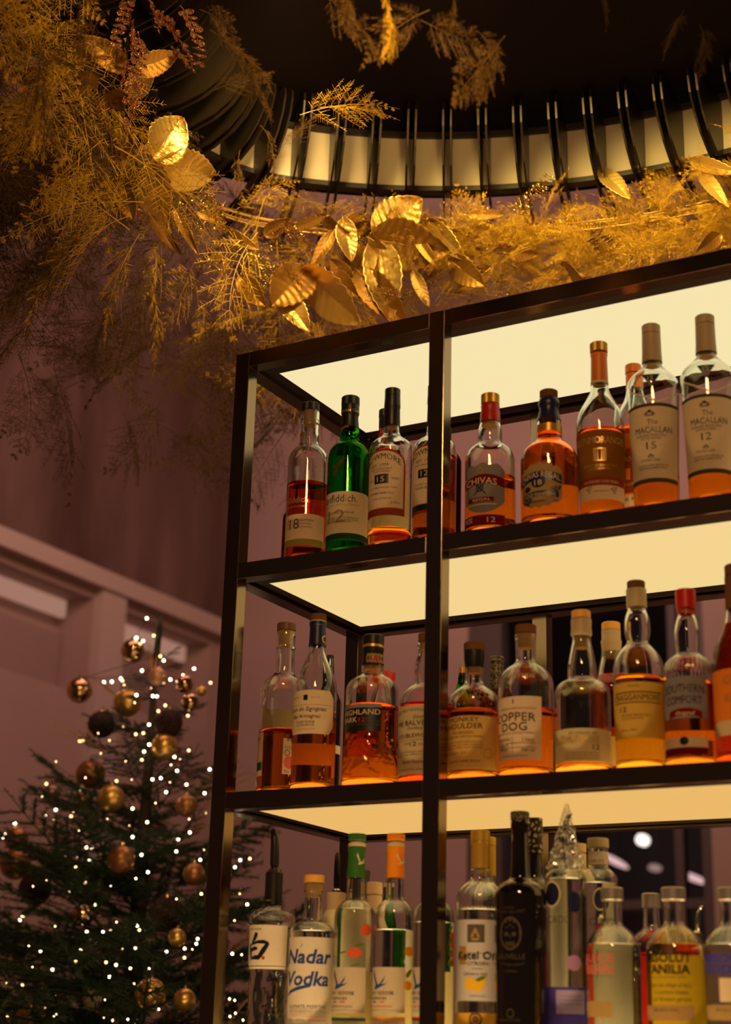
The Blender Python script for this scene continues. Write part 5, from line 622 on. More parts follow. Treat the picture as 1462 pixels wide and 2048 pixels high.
# fronds set by hand: tufts over the shelf, trailing ones left of the post and before the dark soffit
HAND = [((0.306, 0.693, 3.358), (-0.002, -0.022, 0.099), -0.8, 0.34, 2), ((0.289, 0.688, 3.334), (-0.04, -0.035, 0.12), -0.4, 0.44, 0), ((0.593, 0.753, 3.367), (-0.003, -0.02, 0.116), 0.0, 0.39, 2), ((0.603, 0.754, 3.34), (0.038, -0.017, 0.092), 0.4, 0.34, 0), ((0.559, 0.749, 3.361), (-0.03, -0.024, 0.065), 0.8, 0.25, 2), ((0.438, 0.728, 3.394), (-0.008, -0.022, 0.087), -0.8, 0.3, 0), ((0.36, 0.709, 3.365), (0.031, -0.012, 0.101), -0.4, 0.35, 2), ((0.199, 0.654, 3.377), (-0.013, -0.027, 0.08), 0.0, 0.28, 0), ((0.492, 0.739, 3.335), (-0.046, -0.029, 0.098), 0.4, 0.37, 2), ((0.658, 0.758, 3.316), (0.054, -0.018, 0.064), 0.8, 0.28, 0), ((0.241, 0.67, 3.286), (-0.065, -0.048, 0.068), -0.8, 0.35, 2), ((0.348, 0.706, 3.253), (-0.067, -0.042, 0.071), -0.4, 0.35, 0), ((0.682, 0.759, 3.36), (-0.046, -0.022, 0.088), 0.0, 0.34, 2), ((0.425, 0.726, 3.295), (0.086, -0.004, 0.065), 0.4, 0.36, 0), ((0.316, 0.696, 3.281), (0.084, 0.003, 0.044), 0.8, 0.32, 2), ((0.22, 0.662, 3.312), (0.05, -0.002, -0.1), -0.8, 0.37, 0), ((0.178, 0.645, 3.289), (-0.001, -0.022, -0.085), -0.4, 0.29, 2), ((0.513, 0.743, 3.307), (0.095, -0.008, -0.002), 0.0, 0.32, 0), ((0.568, 0.75, 3.297), (-0.035, -0.025, 0.071), 0.4, 0.28, 2), ((0.724, 0.76, 3.301), (-0.047, -0.021, 0.05), 0.8, 0.24, 0), ((-0.362, 0.177, 3.171), (0.045, 0.061, -0.197), 0.3, 0.7, 0), ((-0.428, 0.14, 3.169), (-0.055, -0.015, -0.149), -0.3, 0.53, 3), ((-0.347, 0.221, 3.08), (-0.037, -0.029, -0.087), 0.0, 0.33, 3), ((-0.391, 0.137, 3.231), (-0.074, 0.002, -0.221), 0.3, 0.78, 4), ((-0.517, 0.074, 3.207), (-0.03, -0.001, -0.149), -0.3, 0.51, 4), ((-0.589, 0.05, 3.164), (-0.048, -0.011, -0.149), 0.0, 0.52, 4), ((-0.274, 0.242, 3.133), (0.043, 0.024, -0.105), 0.3, 0.39, 1), ((-0.242, 0.276, 3.093), (0.084, 0.086, -0.205), -0.3, 0.79, 4), ((-0.232, 0.306, 3.032), (-0.105, -0.014, -0.225), 0.0, 0.83, 4), ((-0.214, 0.292, 3.094), (-0.065, -0.025, -0.139), 0.3, 0.52, 3), ((-0.438, 0.083, 3.301), (-0.123, -0.069, -0.112), -0.3, 0.6, 3), ((-0.506, 0.024, 3.35), (-0.098, -0.019, -0.203), 0.0, 0.75, 3), ((-0.351, 0.151, 3.253), (0.058, 0.045, -0.136), 0.3, 0.52, 1), ((-0.15, 0.232, 3.341), (0.112, -0.0, 0.056), -0.3, 0.42, 0), ((-0.181, 0.222, 3.319), (0.111, 0.003, 0.046), 0.0, 0.4, 0), ((-0.079, 0.232, 3.445), (0.106, -0.015, 0.085), 0.3, 0.46, 4), ((-0.154, 0.189, 3.443), (-0.028, -0.003, -0.141), -0.3, 0.48, 4), ((-0.109, 0.195, 3.495), (0.08, 0.042, -0.098), 0.0, 0.44, 3), ((-0.435, 0.025, 3.454), (-0.131, -0.052, -0.164), 0.3, 0.72, 4), ((-0.033, -0.55, 3.178), (-0.063, -0.006, -0.16), -0.3, 0.57, 3), ((-0.056, -0.582, 3.225), (0.069, 0.068, -0.157), 0.0, 0.61, 3), ((0.051, -0.531, 3.252), (-0.062, -0.009, -0.153), 0.3, 0.55, 3), ((-0.583, -0.066, 3.47), (0.101, 0.086, -0.178), -0.3, 0.74, 4), ((0.204, -0.399, 3.137), (0.116, 0.02, 0.035), 0.0, 0.41, 4), ((0.21, -0.433, 3.233), (0.134, 0.08, -0.092), 0.3, 0.6, 4), ((0.2, -0.451, 3.265), (0.104, 0.045, -0.045), -0.3, 0.41, 3), ((0.247, -0.393, 3.186), (0.079, 0.058, -0.117), 0.0, 0.51, 4), ((-0.142, 0.316, 3.137), (0.102, 0.045, -0.073), 0.3, 0.45, 4), ((-0.221, 0.232, 3.237), (0.035, 0.04, -0.157), -0.3, 0.55, 1), ((0.494, -0.54, 3.144), (0.104, 0.071, -0.106), -0.15, 0.55, 4), ((0.576, -0.497, 3.154), (0.046, 0.05, -0.136), 0.15, 0.51, 1), ((0.637, -0.448, 3.12), (-0.117, -0.07, -0.069), 0.44999999999999996, 0.51, 4), ((0.622, -0.451, 3.105), (0.114, 0.063, -0.069), -0.44999999999999996, 0.49, 4), ((0.694, -0.405, 3.092), (0.069, 0.032, -0.056), -0.15, 0.32, 5), ((0.733, -0.38, 3.086), (-0.078, -0.031, -0.111), 0.15, 0.46, 4), ((0.709, -0.383, 3.057), (-0.085, -0.032, -0.118), 0.44999999999999996, 0.5, 5), ((0.694, -0.388, 3.049), (0.019, 0.014, -0.086), -0.44999999999999996, 0.3, 4), ((0.668, -0.442, 3.15), (0.028, 0.014, -0.072), -0.15, 0.26, 5), ((0.534, -0.517, 3.146), (-0.021, -0.004, -0.095), 0.15, 0.33, 4), ((0.582, -0.473, 3.104), (0.027, 0.017, -0.079), 0.44999999999999996, 0.28, 1), ((0.979, -0.257, 3.13), (-0.042, -0.025, -0.074), -0.44999999999999996, 0.3, 4), ((0.996, -0.239, 3.109), (0.031, 0.024, -0.093), -0.15, 0.34, 5), ((0.864, -0.335, 3.163), (0.04, 0.018, -0.065), 0.15, 0.26, 5), ((0.078, 0.137, 3.45), (0.161, 0.05, 0.005), 0.44999999999999996, 0.56, 0), ((0.04, 0.121, 3.434), (0.195, 0.05, 0.055), -0.44999999999999996, 0.7, 0)]
for b, d, roll, sc, kind in HAND: put(FM[kind % 6], 'fern_frond', b, d, roll, sc)
nh = 100 - len(HAND)
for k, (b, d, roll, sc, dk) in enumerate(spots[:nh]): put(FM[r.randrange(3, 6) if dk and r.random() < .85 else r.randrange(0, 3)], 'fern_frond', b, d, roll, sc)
import numpy as np
for flag, m_ in ((False, fernm), (True, fern_shade)):
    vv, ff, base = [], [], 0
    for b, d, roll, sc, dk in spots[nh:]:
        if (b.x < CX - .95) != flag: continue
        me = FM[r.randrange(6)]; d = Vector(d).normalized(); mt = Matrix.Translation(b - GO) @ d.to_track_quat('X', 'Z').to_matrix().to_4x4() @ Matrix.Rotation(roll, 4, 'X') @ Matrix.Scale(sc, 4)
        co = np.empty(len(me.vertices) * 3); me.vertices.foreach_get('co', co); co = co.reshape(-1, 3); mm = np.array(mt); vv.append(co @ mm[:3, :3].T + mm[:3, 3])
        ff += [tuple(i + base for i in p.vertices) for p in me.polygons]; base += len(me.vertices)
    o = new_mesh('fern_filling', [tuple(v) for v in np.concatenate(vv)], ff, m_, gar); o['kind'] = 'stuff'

def big_leaf(L, w, seed, m, serr=9):
    r = random.Random(seed); g = G(); nu, nv = 28, 10
    for i in range(nu + 1):
        t = i / nu; half = w / 2 * (sin(pi * t ** .78) ** .75 if 0 < t < 1 else 0.02) ; st = (t * serr) % 1; half *= 1 - .13 * (1 - st)
        for j in range(-nv, nv + 1):
            s_ = j / nv; vein = abs(((t * serr - abs(s_) * 1.3) % 1) - .5)
            z = .10 * w * (abs(s_) ** 1.4) - L * .16 * t * t + (.034 * w * (vein - .25) * 2) * (1 if abs(s_) > .05 else 0) + .05 * w * sin(t * 6 + seed) * s_
            if j == 0: z -= .012 * w
            g.v.append((t * L, s_ * half, z))
    C_ = 2 * nv + 1
    for i in range(nu):
        for j in range(C_ - 1): p = i * C_ + j; g.f.append((p, p + C_, p + C_ + 1, p + 1))
    o = g.build('golden_leaf', m, gar, True); md = o.modifiers.new('thickness', 'SOLIDIFY'); md.thickness = .0008
    G().tube([(-.12 * L, 0, .004), (0, 0, .001), (.3 * L, 0, -.16 * L * .09 - .001), (.6 * L, 0, -.16 * L * .36 - .002), (.95 * L, 0, -.16 * L * .9 - .002)], [.0014, .0014, .0011, .0008, .0003], 6).build('midrib', twig, o, True)
    return o
LEAVES=[((-0.183,-0.073,0.434),(-0.139,-0.029,0.548),0.101),((-0.182,-0.071,0.432),(-0.181,0.187,0.519),0.097),((-0.185,-0.075,0.428),(-0.160,-0.050,0.280),0.097),((0.023,0.483,0.480),(0.116,0.480,0.537),0.092),((0.014,0.477,0.476),(0.156,0.502,0.426),0.104),((0.026,0.485,0.474),(0.072,0.455,0.302),0.077),((-0.103,0.391,0.385),(-0.115,0.314,0.292),0.088),((-0.101,0.392,0.386),(-0.004,0.404,0.260),0.099),((-0.143,0.356,0.324),(-0.077,0.348,0.239),0.050),((-0.064,0.422,0.385),(0.003,0.409,0.321),0.044),((-0.010,0.461,0.397),(0.087,0.463,0.273),0.066),((-0.199,0.281,0.338),(-0.142,0.289,0.263),0.055),((-0.215,0.246,0.441),(-0.152,0.264,0.385),0.033),((0.168,0.563,0.428),(0.251,0.545,0.339),0.066),((0.127,0.543,0.528),(0.211,0.528,0.401),0.057),((-0.179,-0.069,0.310),(-0.140,-0.031,0.242),0.026),((-0.231,0.076,0.408),(-0.182,0.091,0.304),0.024),((-0.235,0.160,0.446),(-0.182,0.180,0.418),0.022),((0.687,0.689,0.609),(0.789,0.638,0.523),0.037),((0.707,0.689,0.573),(0.773,0.639,0.462),0.033),((0.744,0.690,0.412),(0.715,0.640,0.359),0.040),((0.487,0.667,0.626),(0.563,0.629,0.530),0.044),((-0.081,0.409,0.526),(-0.009,0.401,0.454),0.040),((-0.173,0.329,0.459),(-0.109,0.320,0.476),0.040),((-0.023,0.452,0.371),(-0.034,0.382,0.390),0.044),((-0.216,-0.107,0.356),(-0.205,-0.095,0.293),0.044),((-0.241,-0.135,0.720),(-0.224,-0.115,0.572),0.066),((0.408,0.650,0.400),(0.458,0.610,0.334),0.055),((-0.299,-0.206,0.694),(-0.275,-0.175,0.717),0.015),((-0.230,0.197,0.469),(-0.179,0.197,0.390),0.024),((-0.218,0.031,0.347),(-0.144,-0.034,0.241),0.020)]
viewdir = (cam.location - GO).normalized()
rl = random.Random(77)
for k in range(44):
    s = rl.uniform(1.05, L1 - .05) if k % 4 else rl.uniform(L1 + L2, L1 + L2 + .4); x, y, a = ring_at(s); o = rl.uniform(-.06, .06); z = -2.85 + GZ + rl.uniform(-.13, .0)
    p = Vector((x + o * cos(a), y + o * sin(a), z)); d = Vector((rl.uniform(-1, 1), rl.uniform(-.6, .4), rl.uniform(-1, .3))).normalized() * rl.uniform(.05, .11)
    LEAVES.append((tuple(p), tuple(p + d), rl.uniform(.025, .06)))
for k, (a, b, w) in enumerate(LEAVES):
    A = Vector(a) + Vector((0, 0, TOP)); B_ = Vector(b) + Vector((0, 0, TOP)); d = B_ - A; L = max(d.length, .05)
    if 3 <= k <= 10: L *= 1.22; w *= 1.22
    o = big_leaf(L, w, k, leafm if k in (0, 1, 2, 3, 5, 8, 7, 12, 18, 19) or k % 7 == 0 else leafb)
    x = d.normalized(); rr_ = random.Random(k * 7); z = (viewdir + Vector((rr_.uniform(-.5, .5), rr_.uniform(-.5, .5), rr_.uniform(-.6, .3)))); y = z.cross(x).normalized(); z = x.cross(y)
    o.matrix_local = Matrix(((x.x, y.x, z.x, A.x - GO.x), (x.y, y.y, z.y, A.y - GO.y), (x.z, y.z, z.z, A.z - GO.z), (0, 0, 0, 1)))
def sprig(kind, L, seed, m):
    r = random.Random(seed); g = G(); pts = [Vector((L * t, .06 * L * sin(t * 4 + seed), -.25 * L * t * t)) for t in [k / 10 for k in range(11)]]
    g.tube(pts, [.0013 - .0009 * k / 10 for k in range(11)], 5)
    n = 9 if kind == 'round' else 22
    for i in range(n):
        t = .1 + .9 * i / n; k = min(int(t * 10), 9); p = pts[k].lerp(pts[k+1], t * 10 - k); d = (pts[k+1] - pts[k]).normalized()
        for sgn in (-1, 1):
            if kind == 'round': l, w = .030 * (1 - .3 * t), .021
            else: l, w = .032 * (1 - .6 * t) + .006, .0035
            ax = (d * .5 + d.cross(Vector((0, 0, 1))).normalized() * sgn + Vector((0, 0, r.uniform(-.4, .4)))).normalized(); sd = ax.cross(Vector((r.uniform(-.5, .5), r.uniform(-.5, .5), 1))).normalized() * w / 2; up_ = ax.cross(sd).normalized() * w * .15
            ring_ = [p, p + ax * l * .25 + sd * .8 + up_, p + ax * l * .6 + sd + up_, p + ax * l * .9 + sd * .5, p + ax * l, p + ax * l * .9 - sd * .5, p + ax * l * .6 - sd + up_, p + ax * l * .25 - sd * .8 + up_]
            c = p + ax * l * .5 - up_ * .5; i0 = len(g.v); g.v += [tuple(q) for q in ring_] + [tuple(c)]
            for q in range(8): g.f.append((i0 + q, i0 + (q+1) % 8, i0 + 8))
    me = g.build('sprig', m).data; ob = [o for o in bpy.data.objects if o.data == me][0]; bpy.data.objects.remove(ob); return me
EU = [sprig('round', .20, k, copper) for k in range(3)]; GL = [sprig('pinnate', .16, 10 + k, glit) for k in range(3)]
r = random.Random(8)
SPR = [((-0.076, -0.322, 0.614), (0.054, 0.02, -0.126), 0.69, 'e'), ((-0.068, -0.296, 0.561), (0.026, 0.014, -0.152), 0.78, 'e'), ((-0.038, -0.293, 0.597), (0.086, 0.017, -0.073), 0.57, 'e'), ((-0.017, -0.271, 0.571), (0.083, 0.022, -0.09), 0.62, 'e'), ((-0.088, -0.297, 0.533), (0.033, 0.0, -0.108), 0.56, 'e'), ((-0.071, -0.266, 0.481), (0.014, -0.004, -0.125), 0.63, 'e'), ((0.013, -0.268, 0.607), (0.062, 0.021, -0.117), 0.67, 'e'), ((-0.014, -0.255, 0.536), (0.07, 0.004, -0.063), 0.47, 'e'), ((-0.108, -0.298, 0.506), (-0.001, -0.057, -0.013), 0.29, 'e'), ((-0.042, -0.306, 0.624), (0.06, 0.006, -0.083), 0.51, 'e'), ((-0.074, -0.327, 0.631), (0.007, -0.01, -0.119), 0.6, 'e'), ((-0.316, 0.025, 0.621), (0.005, -0.008, -0.127), 0.64, 'e'), ((-0.32, 0.047, 0.56), (-0.017, -0.036, -0.087), 0.48, 'e'), ((-0.32, 0.086, 0.46), (0.058, 0.001, -0.074), 0.47, 'e'), ((-0.308, 0.085, 0.48), (0.007, -0.027, -0.076), 0.4, 'e'), ((-0.557, -0.055, 0.784), (-0.021, -0.049, -0.061), 0.51, 'g'), ((-0.325, 0.071, 0.801), (0.061, -0.003, -0.059), 0.53, 'g'), ((-0.327, 0.086, 0.76), (0.061, -0.003, -0.058), 0.53, 'g'), ((-0.337, 0.097, 0.718), (0.05, -0.005, -0.068), 0.53, 'g'), ((-0.496, 0.048, 0.61), (0.12, 0.029, -0.054), 0.84, 'g'), ((-0.491, 0.063, 0.579), (0.099, 0.021, -0.065), 0.75, 'g'), ((-0.127, 0.32, 0.455), (0.097, 0.011, -0.043), 0.67, 'g'), ((-0.136, 0.339, 0.393), (0.076, 0.007, -0.063), 0.62, 'g'), ((-0.168, 0.305, 0.434), (0.014, -0.012, -0.106), 0.67, 'g'), ((0.015, 0.456, 0.315), (0.093, -0.012, 0.01), 0.59, 'g'), ((0.041, 0.478, 0.295), (0.088, -0.027, 0.041), 0.63, 'g'), ((-0.052, 0.366, 0.447), (-0.048, -0.09, 0.004), 0.63, 'g'), ((0.244, 0.56, 0.384), (0.064, -0.008, -0.042), 0.48, 'g'), ((-0.084, 0.331, 0.488), (0.084, -0.012, -0.003), 0.53, 'g')]
for k, (b, d, sc, kind) in enumerate(SPR):
    put((EU if kind == 'e' else GL)[k % 3], 'eucalyptus_sprig' if kind == 'e' else 'glitter_sprig', Vector(b) + Vector((0, 0, TOP)), d, r.uniform(-.8, .8), sc)
for k in range(26):
    s = r.uniform(.25, L1 + L2); x, y, a = ring_at(s); o = r.uniform(-.03, .15)
    put(GL[k % 3], 'glitter_sprig', Vector((x + o * cos(a), y + o * sin(a), GZ + r.uniform(-.14, .0))), (r.uniform(-1, 1), r.uniform(-1, .3), r.uniform(-.9, .3)), r.uniform(-1, 1), r.uniform(.6, 1.1))

# ------------------------------------------------------------------ christmas tree
TX, TY, TZ = -1.22, 1.42, TOP - .0377
H = TZ - .45
firm = mat('fir_needles', (.022, .045, .014), .55); barkm = mat('fir_bark', (.05, .03, .015), .8)
tree = empty('christmas_tree', (TX, TY, 0), 'tall dark green fir tree dressed with gold ornaments, left of the shelving', 'tree')
g = G(); g.tube([(0, 0, .0), (0, 0, 1.2), (.0, 0, 2.2), (0, 0, TZ)], [.06, .045, .018, .004], 10); g.build('trunk', barkm, tree, True)
def branch_mesh(seed):
    r = random.Random(seed); g = G(); pts = [Vector((t, .03 * sin(t * 5 + seed), .16 * t * t - .02)) for t in [k / 12 for k in range(13)]]
    def needles(a, b, n, l):
        ax = (b - a).normalized(); 
        for k in range(n):
            p = a.lerp(b, k / n); o = ax.orthogonal().normalized(); o.rotate(Matrix.Rotation(r.uniform(0, 2*pi), 3, ax)); e = p + (o * .85 + ax * .55).normalized() * l * r.uniform(.7, 1.15); w = o.cross(ax) * .0036
            g.poly([p - w, p + w, e])
    g.tube(pts, [.008 - .006 * k / 12 for k in range(13)], 5, False); needles(pts[1], pts[-1], 130, .045)
    for i in range(9):
        t = .15 + .8 * i / 9; k = int(t * 12); p = pts[k]
        for sg in (-1, 1):
            l = .40 * (1 - t) + .10; e = p + Vector((.62 * l, sg * .75 * l, r.uniform(-.06, .05))); g.tube([p, p.lerp(e, .5) + Vector((0, 0, .01)), e], [.004, .003, .0015], 4, False); needles(p, e, int(230 * l) + 14, .040)
    me = g.build('branch', firm).data; ob = [o for o in bpy.data.objects if o.data == me][0]; bpy.data.objects.remove(ob); return me
BM = [branch_mesh(k) for k in range(4)]
r = random.Random(3)
def crown(z): return max(.07, min(.78, (TZ - z) * .52 + .04))
nb = 96
for k in range(nb):
    t = (k + .5) / nb; z = TZ - .05 - (t ** .62) * 1.75; a = k * 2.39996; R_ = crown(z) * r.uniform(.85, 1.2)
    if cos(a - RAD(-54)) < -.55 and z < TZ - .5: a += pi * .6
    o = bpy.data.objects.new('branch', BM[k % 4]); COL.objects.link(o); o.parent = tree; o.location = (0, 0, z - R_ * .12); o.rotation_euler = (r.uniform(-.3, .3), RAD(r.uniform(-24, 2)) , a); o.scale = (R_ * 1.05, R_ * 1.0, R_)
# dense inner twigs
vv, ff, base = [], [], 0
for k in range(70):
    z = TZ - .15 - 1.6 * (k / 70) ** .8; R_ = crown(z) * r.uniform(.45, .7); me = BM[k % 4]; mt = Matrix.Translation((0, 0, z)) @ Matrix.Rotation(k * 2.1, 4, 'Z') @ Matrix.Rotation(RAD(r.uniform(-50, 20)), 4, 'Y') @ Matrix.Scale(R_ * 1.2, 4)
    co = np.empty(len(me.vertices) * 3); me.vertices.foreach_get('co', co); mm = np.array(mt); vv.append(co.reshape(-1, 3) @ mm[:3, :3].T + mm[:3, 3]); ff += [tuple(i + base for i in p.vertices) for p in me.polygons]; base += len(me.vertices)
o = new_mesh('inner_needles', [tuple(v) for v in np.concatenate(vv)], ff, firm, tree); o['kind'] = 'stuff'
# trailing leader and loose gold twigs
G().tube([(-.0, 0, TZ - .12), (.004, 0, TZ - .03), (.006, 0, TZ + .006)], [.010, .009, .004], 8).build('leader_shoot', firm, tree, True)
for k in range(14):
    a = r.uniform(-2.8, .6); z = TZ - r.uniform(.08, 1.3); R_ = crown(z); g = G(); v0 = Vector((cos(a), sin(a), 0)); p0 = v0 * R_ * .5; tips = []
    for q in range(5):
        d = (v0 + Vector((r.uniform(-.5, .5), r.uniform(-.5, .5), r.uniform(.1, .9)))).normalized() * r.uniform(.12, .22); g.tube([p0, p0 + d * .5 + Vector((0, 0, .01)), p0 + d], [.0016, .0012, .0006], 4, False)
    g.build('gold_twig', twig, tree).location = (0, 0, z)
bm_ = {'gold': mat('bauble_gold', (.78, .47, .12), .32, .85), 'mirror': mat('bauble_mirror', (.65, .42, .22), .07, 1.0, bump=(160, .35, .002)), 'rose': mat('bauble_rose', (.70, .38, .22), .45, .5), 'darkglit': goldmat('bauble_dark', (.09, .035, .03), .6, .3, sp=1),
       'brown': mat('bauble_brown', (.38, .17, .06), .4, .7), 'pale': noisewall('bauble_pale', (.40, .28, .18), (.62, .48, .34), (4, 4, 60), .35), 'clear': mat('bauble_smoke', (.30, .20, .18), .15, .6)}
BAUBLES=[(-1.293,1.400,-0.134,0.0358,'mirror'),
(-1.484,1.400,-0.238,0.0389,'mirror'),
(-1.299,1.400,-0.292,0.0408,'gold'),
(-1.139,1.324,-0.242,0.0265,'rose'),
(-1.045,1.330,-0.271,0.0262,'mirror'),
(-1.011,1.316,-0.329,0.0259,'mirror'),
(-1.389,1.400,-0.349,0.0410,'darkglit'),
(-1.055,1.282,-0.390,0.0387,'darkglit'),
(-1.055,1.269,-0.460,0.0369,'gold'),
(-1.415,1.400,-0.495,0.0435,'brown'),
(-1.201,1.235,-0.600,0.0384,'gold'),
(-0.938,1.227,-0.634,0.0297,'brown'),
(-1.417,1.378,-0.574,0.0296,'gold'),
(-1.556,1.400,-0.542,0.0275,'clear'),
(-1.035,1.400,-0.278,0.0149,'gold'),
(-1.670,1.400,-0.746,0.0466,'brown'),
(-1.675,1.400,-0.672,0.0358,'brown'),
(-1.055,1.113,-0.784,0.0364,'brown'),
(-1.339,1.181,-1.118,0.0282,'pale'),
(-1.101,1.097,-1.140,0.0269,'pale'),
(-0.842,0.994,-1.127,0.0382,'gold'),
(-0.837,1.083,-0.988,0.0232,'gold'),
(-1.264,1.054,-1.185,0.0381,'gold'),
(-1.204,1.158,-0.920,0.0305,'mirror'),
(-1.551,1.313,-1.003,0.0262,'mirror'),
(-0.667,0.893,-1.143,0.0258,'gold'),
(-1.586,1.400,-0.820,0.0486,'darkglit'),
(-0.928,1.155,-0.924,0.0430,'darkglit'),
(-0.864,1.177,-0.821,0.0288,'brown')]
BLAB = ['mirrored bauble with dots at the very top of the tree', 'large mirrored bauble on the far left twig near the tree top', 'large gold bauble below left of the tree top', 'small rose coloured bauble just below the tree top', 'mirrored bauble right of the tree top, upper of two beside the post', 'mirrored bauble right of the tree top, lower of two beside the post', 'dark glittery bauble on the upper left of the tree', 'dark glittery bauble right of the upper trunk', 'gold bauble under the dark glittery one right of the trunk', 'brown bauble on the left at mid height of the tree', 'gold bauble below the brown one at mid height', 'brown bauble near the black post at mid height', 'gold bauble left of the brown and gold pair at mid height', 'smoky bauble at the left tip of a mid height branch', 'tiny gold bauble beside the black post near the tree top', 'large brown bauble at the left edge of the photo', 'brown bauble partly above the large one at the left edge', 'brown gold bauble in the middle of the lower tree', 'pale swirled bauble low on the left', 'pale swirled bauble low in the middle', 'large gold bauble low on the right of the tree', 'gold bauble beside the post in the lower tree', 'gold bauble at the bottom left corner', 'mirrored bauble in the lower tree left of centre', 'small mirrored bauble near the left edge of the lower tree', 'gold bauble at the bottom right of the tree beside the post', 'big dark ornament in the lower tree at left', 'big dark ornament in the lower tree at right', 'dull brown bauble on the right of the tree under the middle tier']

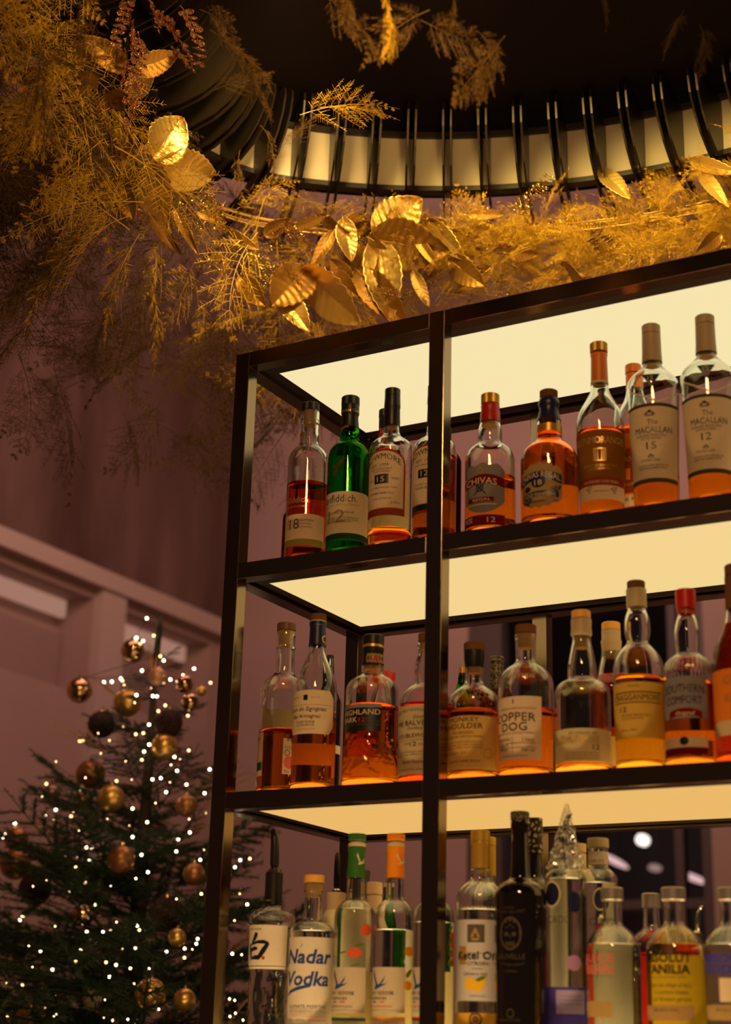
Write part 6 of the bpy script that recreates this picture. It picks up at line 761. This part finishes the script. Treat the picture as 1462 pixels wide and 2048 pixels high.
caprim = mat('bauble_cap', (.7, .5, .2), .25, 1.0)
for k, (x, y, z, R_, m_) in enumerate(BAUBLES):
    root = empty('christmas_bauble', (x, y, TOP + z), BLAB[k], 'ornament', 'baubles hanging on the christmas tree')
    n = 16; lathe('ball', [(0, R_)] + [(R_ * sin(pi * i / n), R_ * cos(pi * i / n)) for i in range(1, n)] + [(0, -R_)], bm_[m_], root, seg=28, angle=80)
    lathe('hanger_cap', [(0, R_ * 1.16), (R_ * .14, R_ * 1.15), (R_ * .16, R_ * .96), (0, R_ * .95)], caprim, root, seg=14, angle=30)
    g = G(); g.tube([(R_ * .10 * cos(i * pi / 6), 0, R_ * (1.22 + .10 * sin(i * pi / 6))) for i in range(13)], R_ * .015, 5, False); g.build('hanger_loop', caprim, root, True)
BULBS=[(-1.250,1.400,-0.039),(-1.283,1.400,-0.095),(-1.258,1.400,-0.108),(-1.220,1.400,-0.095),(-1.166,1.368,-0.170),(-1.140,1.351,-0.189),(-1.254,1.400,-0.198),(-1.480,1.400,-0.205),(-1.468,1.400,-0.207),(-1.393,1.400,-0.221),(-1.363,1.400,-0.222),(-1.330,1.400,-0.215),(-1.324,1.400,-0.222),(-1.066,1.400,-0.209),(-1.005,1.400,-0.256),(-1.078,1.306,-0.260),(-1.072,1.357,-0.238),(-1.228,1.349,-0.284),(-1.133,1.303,-0.304),(-1.134,1.323,-0.301),(-1.109,1.332,-0.327),(-1.077,1.259,-0.360),(-1.019,1.320,-0.366),(-1.135,1.297,-0.387),(-1.114,1.246,-0.422),(-1.167,1.281,-0.415),(-1.103,1.262,-0.452),(-1.093,1.228,-0.478),(-1.111,1.296,-0.467),(-1.097,1.226,-0.501),(-1.466,1.400,-0.393),(-1.455,1.400,-0.394),(-0.960,1.253,-0.479),(-0.969,1.202,-0.505),(-0.927,1.310,-0.524),(-1.011,1.203,-0.560),(-1.218,1.275,-0.545),(-1.450,1.400,-0.539),(-0.962,1.208,-0.542),(-0.965,1.259,-0.571),(-0.868,1.209,-0.607),(-0.977,1.185,-0.602),(-1.034,1.197,-0.563),(-1.580,1.400,-0.514),(-1.102,1.207,-0.637),(-1.574,1.400,-0.610),(-1.475,1.400,-0.615),(-1.535,1.400,-0.593),(-0.984,1.121,-0.690),(-1.688,1.400,-0.626),(-1.720,1.400,-0.658),(-1.729,1.400,-0.666),(-0.865,1.149,-0.718),(-0.934,1.195,-0.727),(-1.017,1.106,-0.729),(-1.118,1.199,-0.731),(-1.258,1.216,-0.734),(-1.241,1.220,-0.738),(-0.890,1.129,-0.768),(-1.050,1.193,-0.764),(-1.015,1.180,-0.812),(-0.808,1.122,-0.793),(-1.202,1.163,-0.774),(-1.286,1.212,-0.788),(-1.375,1.266,-0.751),(-0.789,1.277,-0.777),(-0.751,1.265,-0.776),(-0.793,1.260,-0.797),(-1.158,1.100,-0.843),(-1.270,1.177,-0.854),(-0.788,1.107,-0.880),(-0.670,1.141,-0.905),(-1.634,1.400,-0.909),(-1.637,1.400,-0.958),(-1.402,1.241,-1.000),(-1.371,1.196,-1.010),(-1.214,1.172,-1.010),(-1.096,1.142,-0.962),(-1.027,1.114,-1.012),(-1.081,1.028,-0.975),(-1.133,1.160,-0.964),(-0.986,1.112,-0.955),(-0.941,1.063,-0.970),(-0.716,1.001,-0.998),(-0.696,0.968,-1.012),(-0.758,1.008,-1.020),(-0.833,1.114,-1.035),(-0.679,1.099,-1.027),(-0.898,0.995,-1.019),(-0.915,1.149,-1.018),(-1.118,1.039,-1.048),(-1.048,1.074,-1.048),(-0.967,1.012,-1.058),(-0.899,0.982,-1.068),(-0.840,0.979,-1.070),(-1.247,1.105,-1.064),(-1.397,1.165,-1.101),(-0.963,1.086,-1.101),(-0.995,1.025,-1.086),(-1.238,1.128,-1.175),(-1.178,1.044,-1.184),(-0.929,0.966,-1.191),(-0.829,0.895,-1.189),(-0.902,1.001,-1.192),(-0.838,1.127,-1.153),(-0.801,0.977,-1.163),(-1.271,1.136,-1.137),(-1.408,1.129,-1.181),(-0.645,1.075,-1.167),(-0.669,1.082,-1.134),(-0.578,0.969,-1.141),(-0.652,1.063,-1.175),(-1.159,1.150,-0.896),(-1.252,1.174,-0.920),(-1.619,1.400,-0.897),(-1.627,1.400,-0.896),(-0.998,1.108,-0.836),(-0.544,0.957,-1.185),(-1.457,1.218,-1.054)]
fl = empty('fairy_lights', (TX, TY, TZ), 'string of tiny warm white fairy lights wound over the fir tree', 'string lights')
wirem = mat('light_wire', (.01, .02, .01), .5)
FO = Vector((TX, TY, TZ)); bulbw = emit('bulb_warm', (1.0, .80, .52), 22)
sb = lathe('bulb', [(0, .0032)] + [(.0032 * sin(pi * i / 6), .0032 * cos(pi * i / 6)) for i in range(1, 6)] + [(0, -.0032)], bulbw, fl, seg=10)
PB = [Vector(p) + Vector((0, 0, TOP)) - FO for p in BULBS]
sb.location = PB[0]
dim = sb.data.copy(); dim.materials[0] = emit('bulb_dim', (1.0, .55, .20), 9); r = random.Random(2)
for p in PB[1:100]:
    o = sb.copy(); COL.objects.link(o); o.location = p
    if r.random() < .4: o.data = dim
g = G(); r = random.Random(9); extra = PB[100:]
for k in range(150):
    z = TZ - .15 - 1.45 * r.random() ** .7; a = RAD(-54) + r.uniform(-1.5, 1.5); R_ = crown(z) * r.uniform(.35, 1.05); extra.append(Vector((TX + R_ * cos(a), TY + R_ * sin(a), z)) - FO)
for k, p in enumerate(extra):
    q = .0030 if k < len(PB) - 100 else r.uniform(.0010, .0021); n = len(g.v)
    g.v += [tuple(p + Vector(d) * q) for d in ((1, 0, 0), (-1, 0, 0), (0, 1, 0), (0, -1, 0), (0, 0, 1), (0, 0, -1))]; g.f += [(n+a, n+b, n+c) for a, b, c in ((0, 2, 4), (2, 1, 4), (1, 3, 4), (3, 0, 4), (2, 0, 5), (1, 2, 5), (3, 1, 5), (0, 3, 5))]
o = g.build('small_bulbs', emit('bulb_small', (1.0, .62, .28), 20), fl); o['kind'] = 'stuff'
g = G(); sp = sorted(PB, key=lambda p: -p.z)
g.tube([sp[0]] + [sp[i] + Vector((0, 0, .004)) for i in range(1, len(sp), 3)], .0012, 4, False); g.build('wire', wirem, fl)
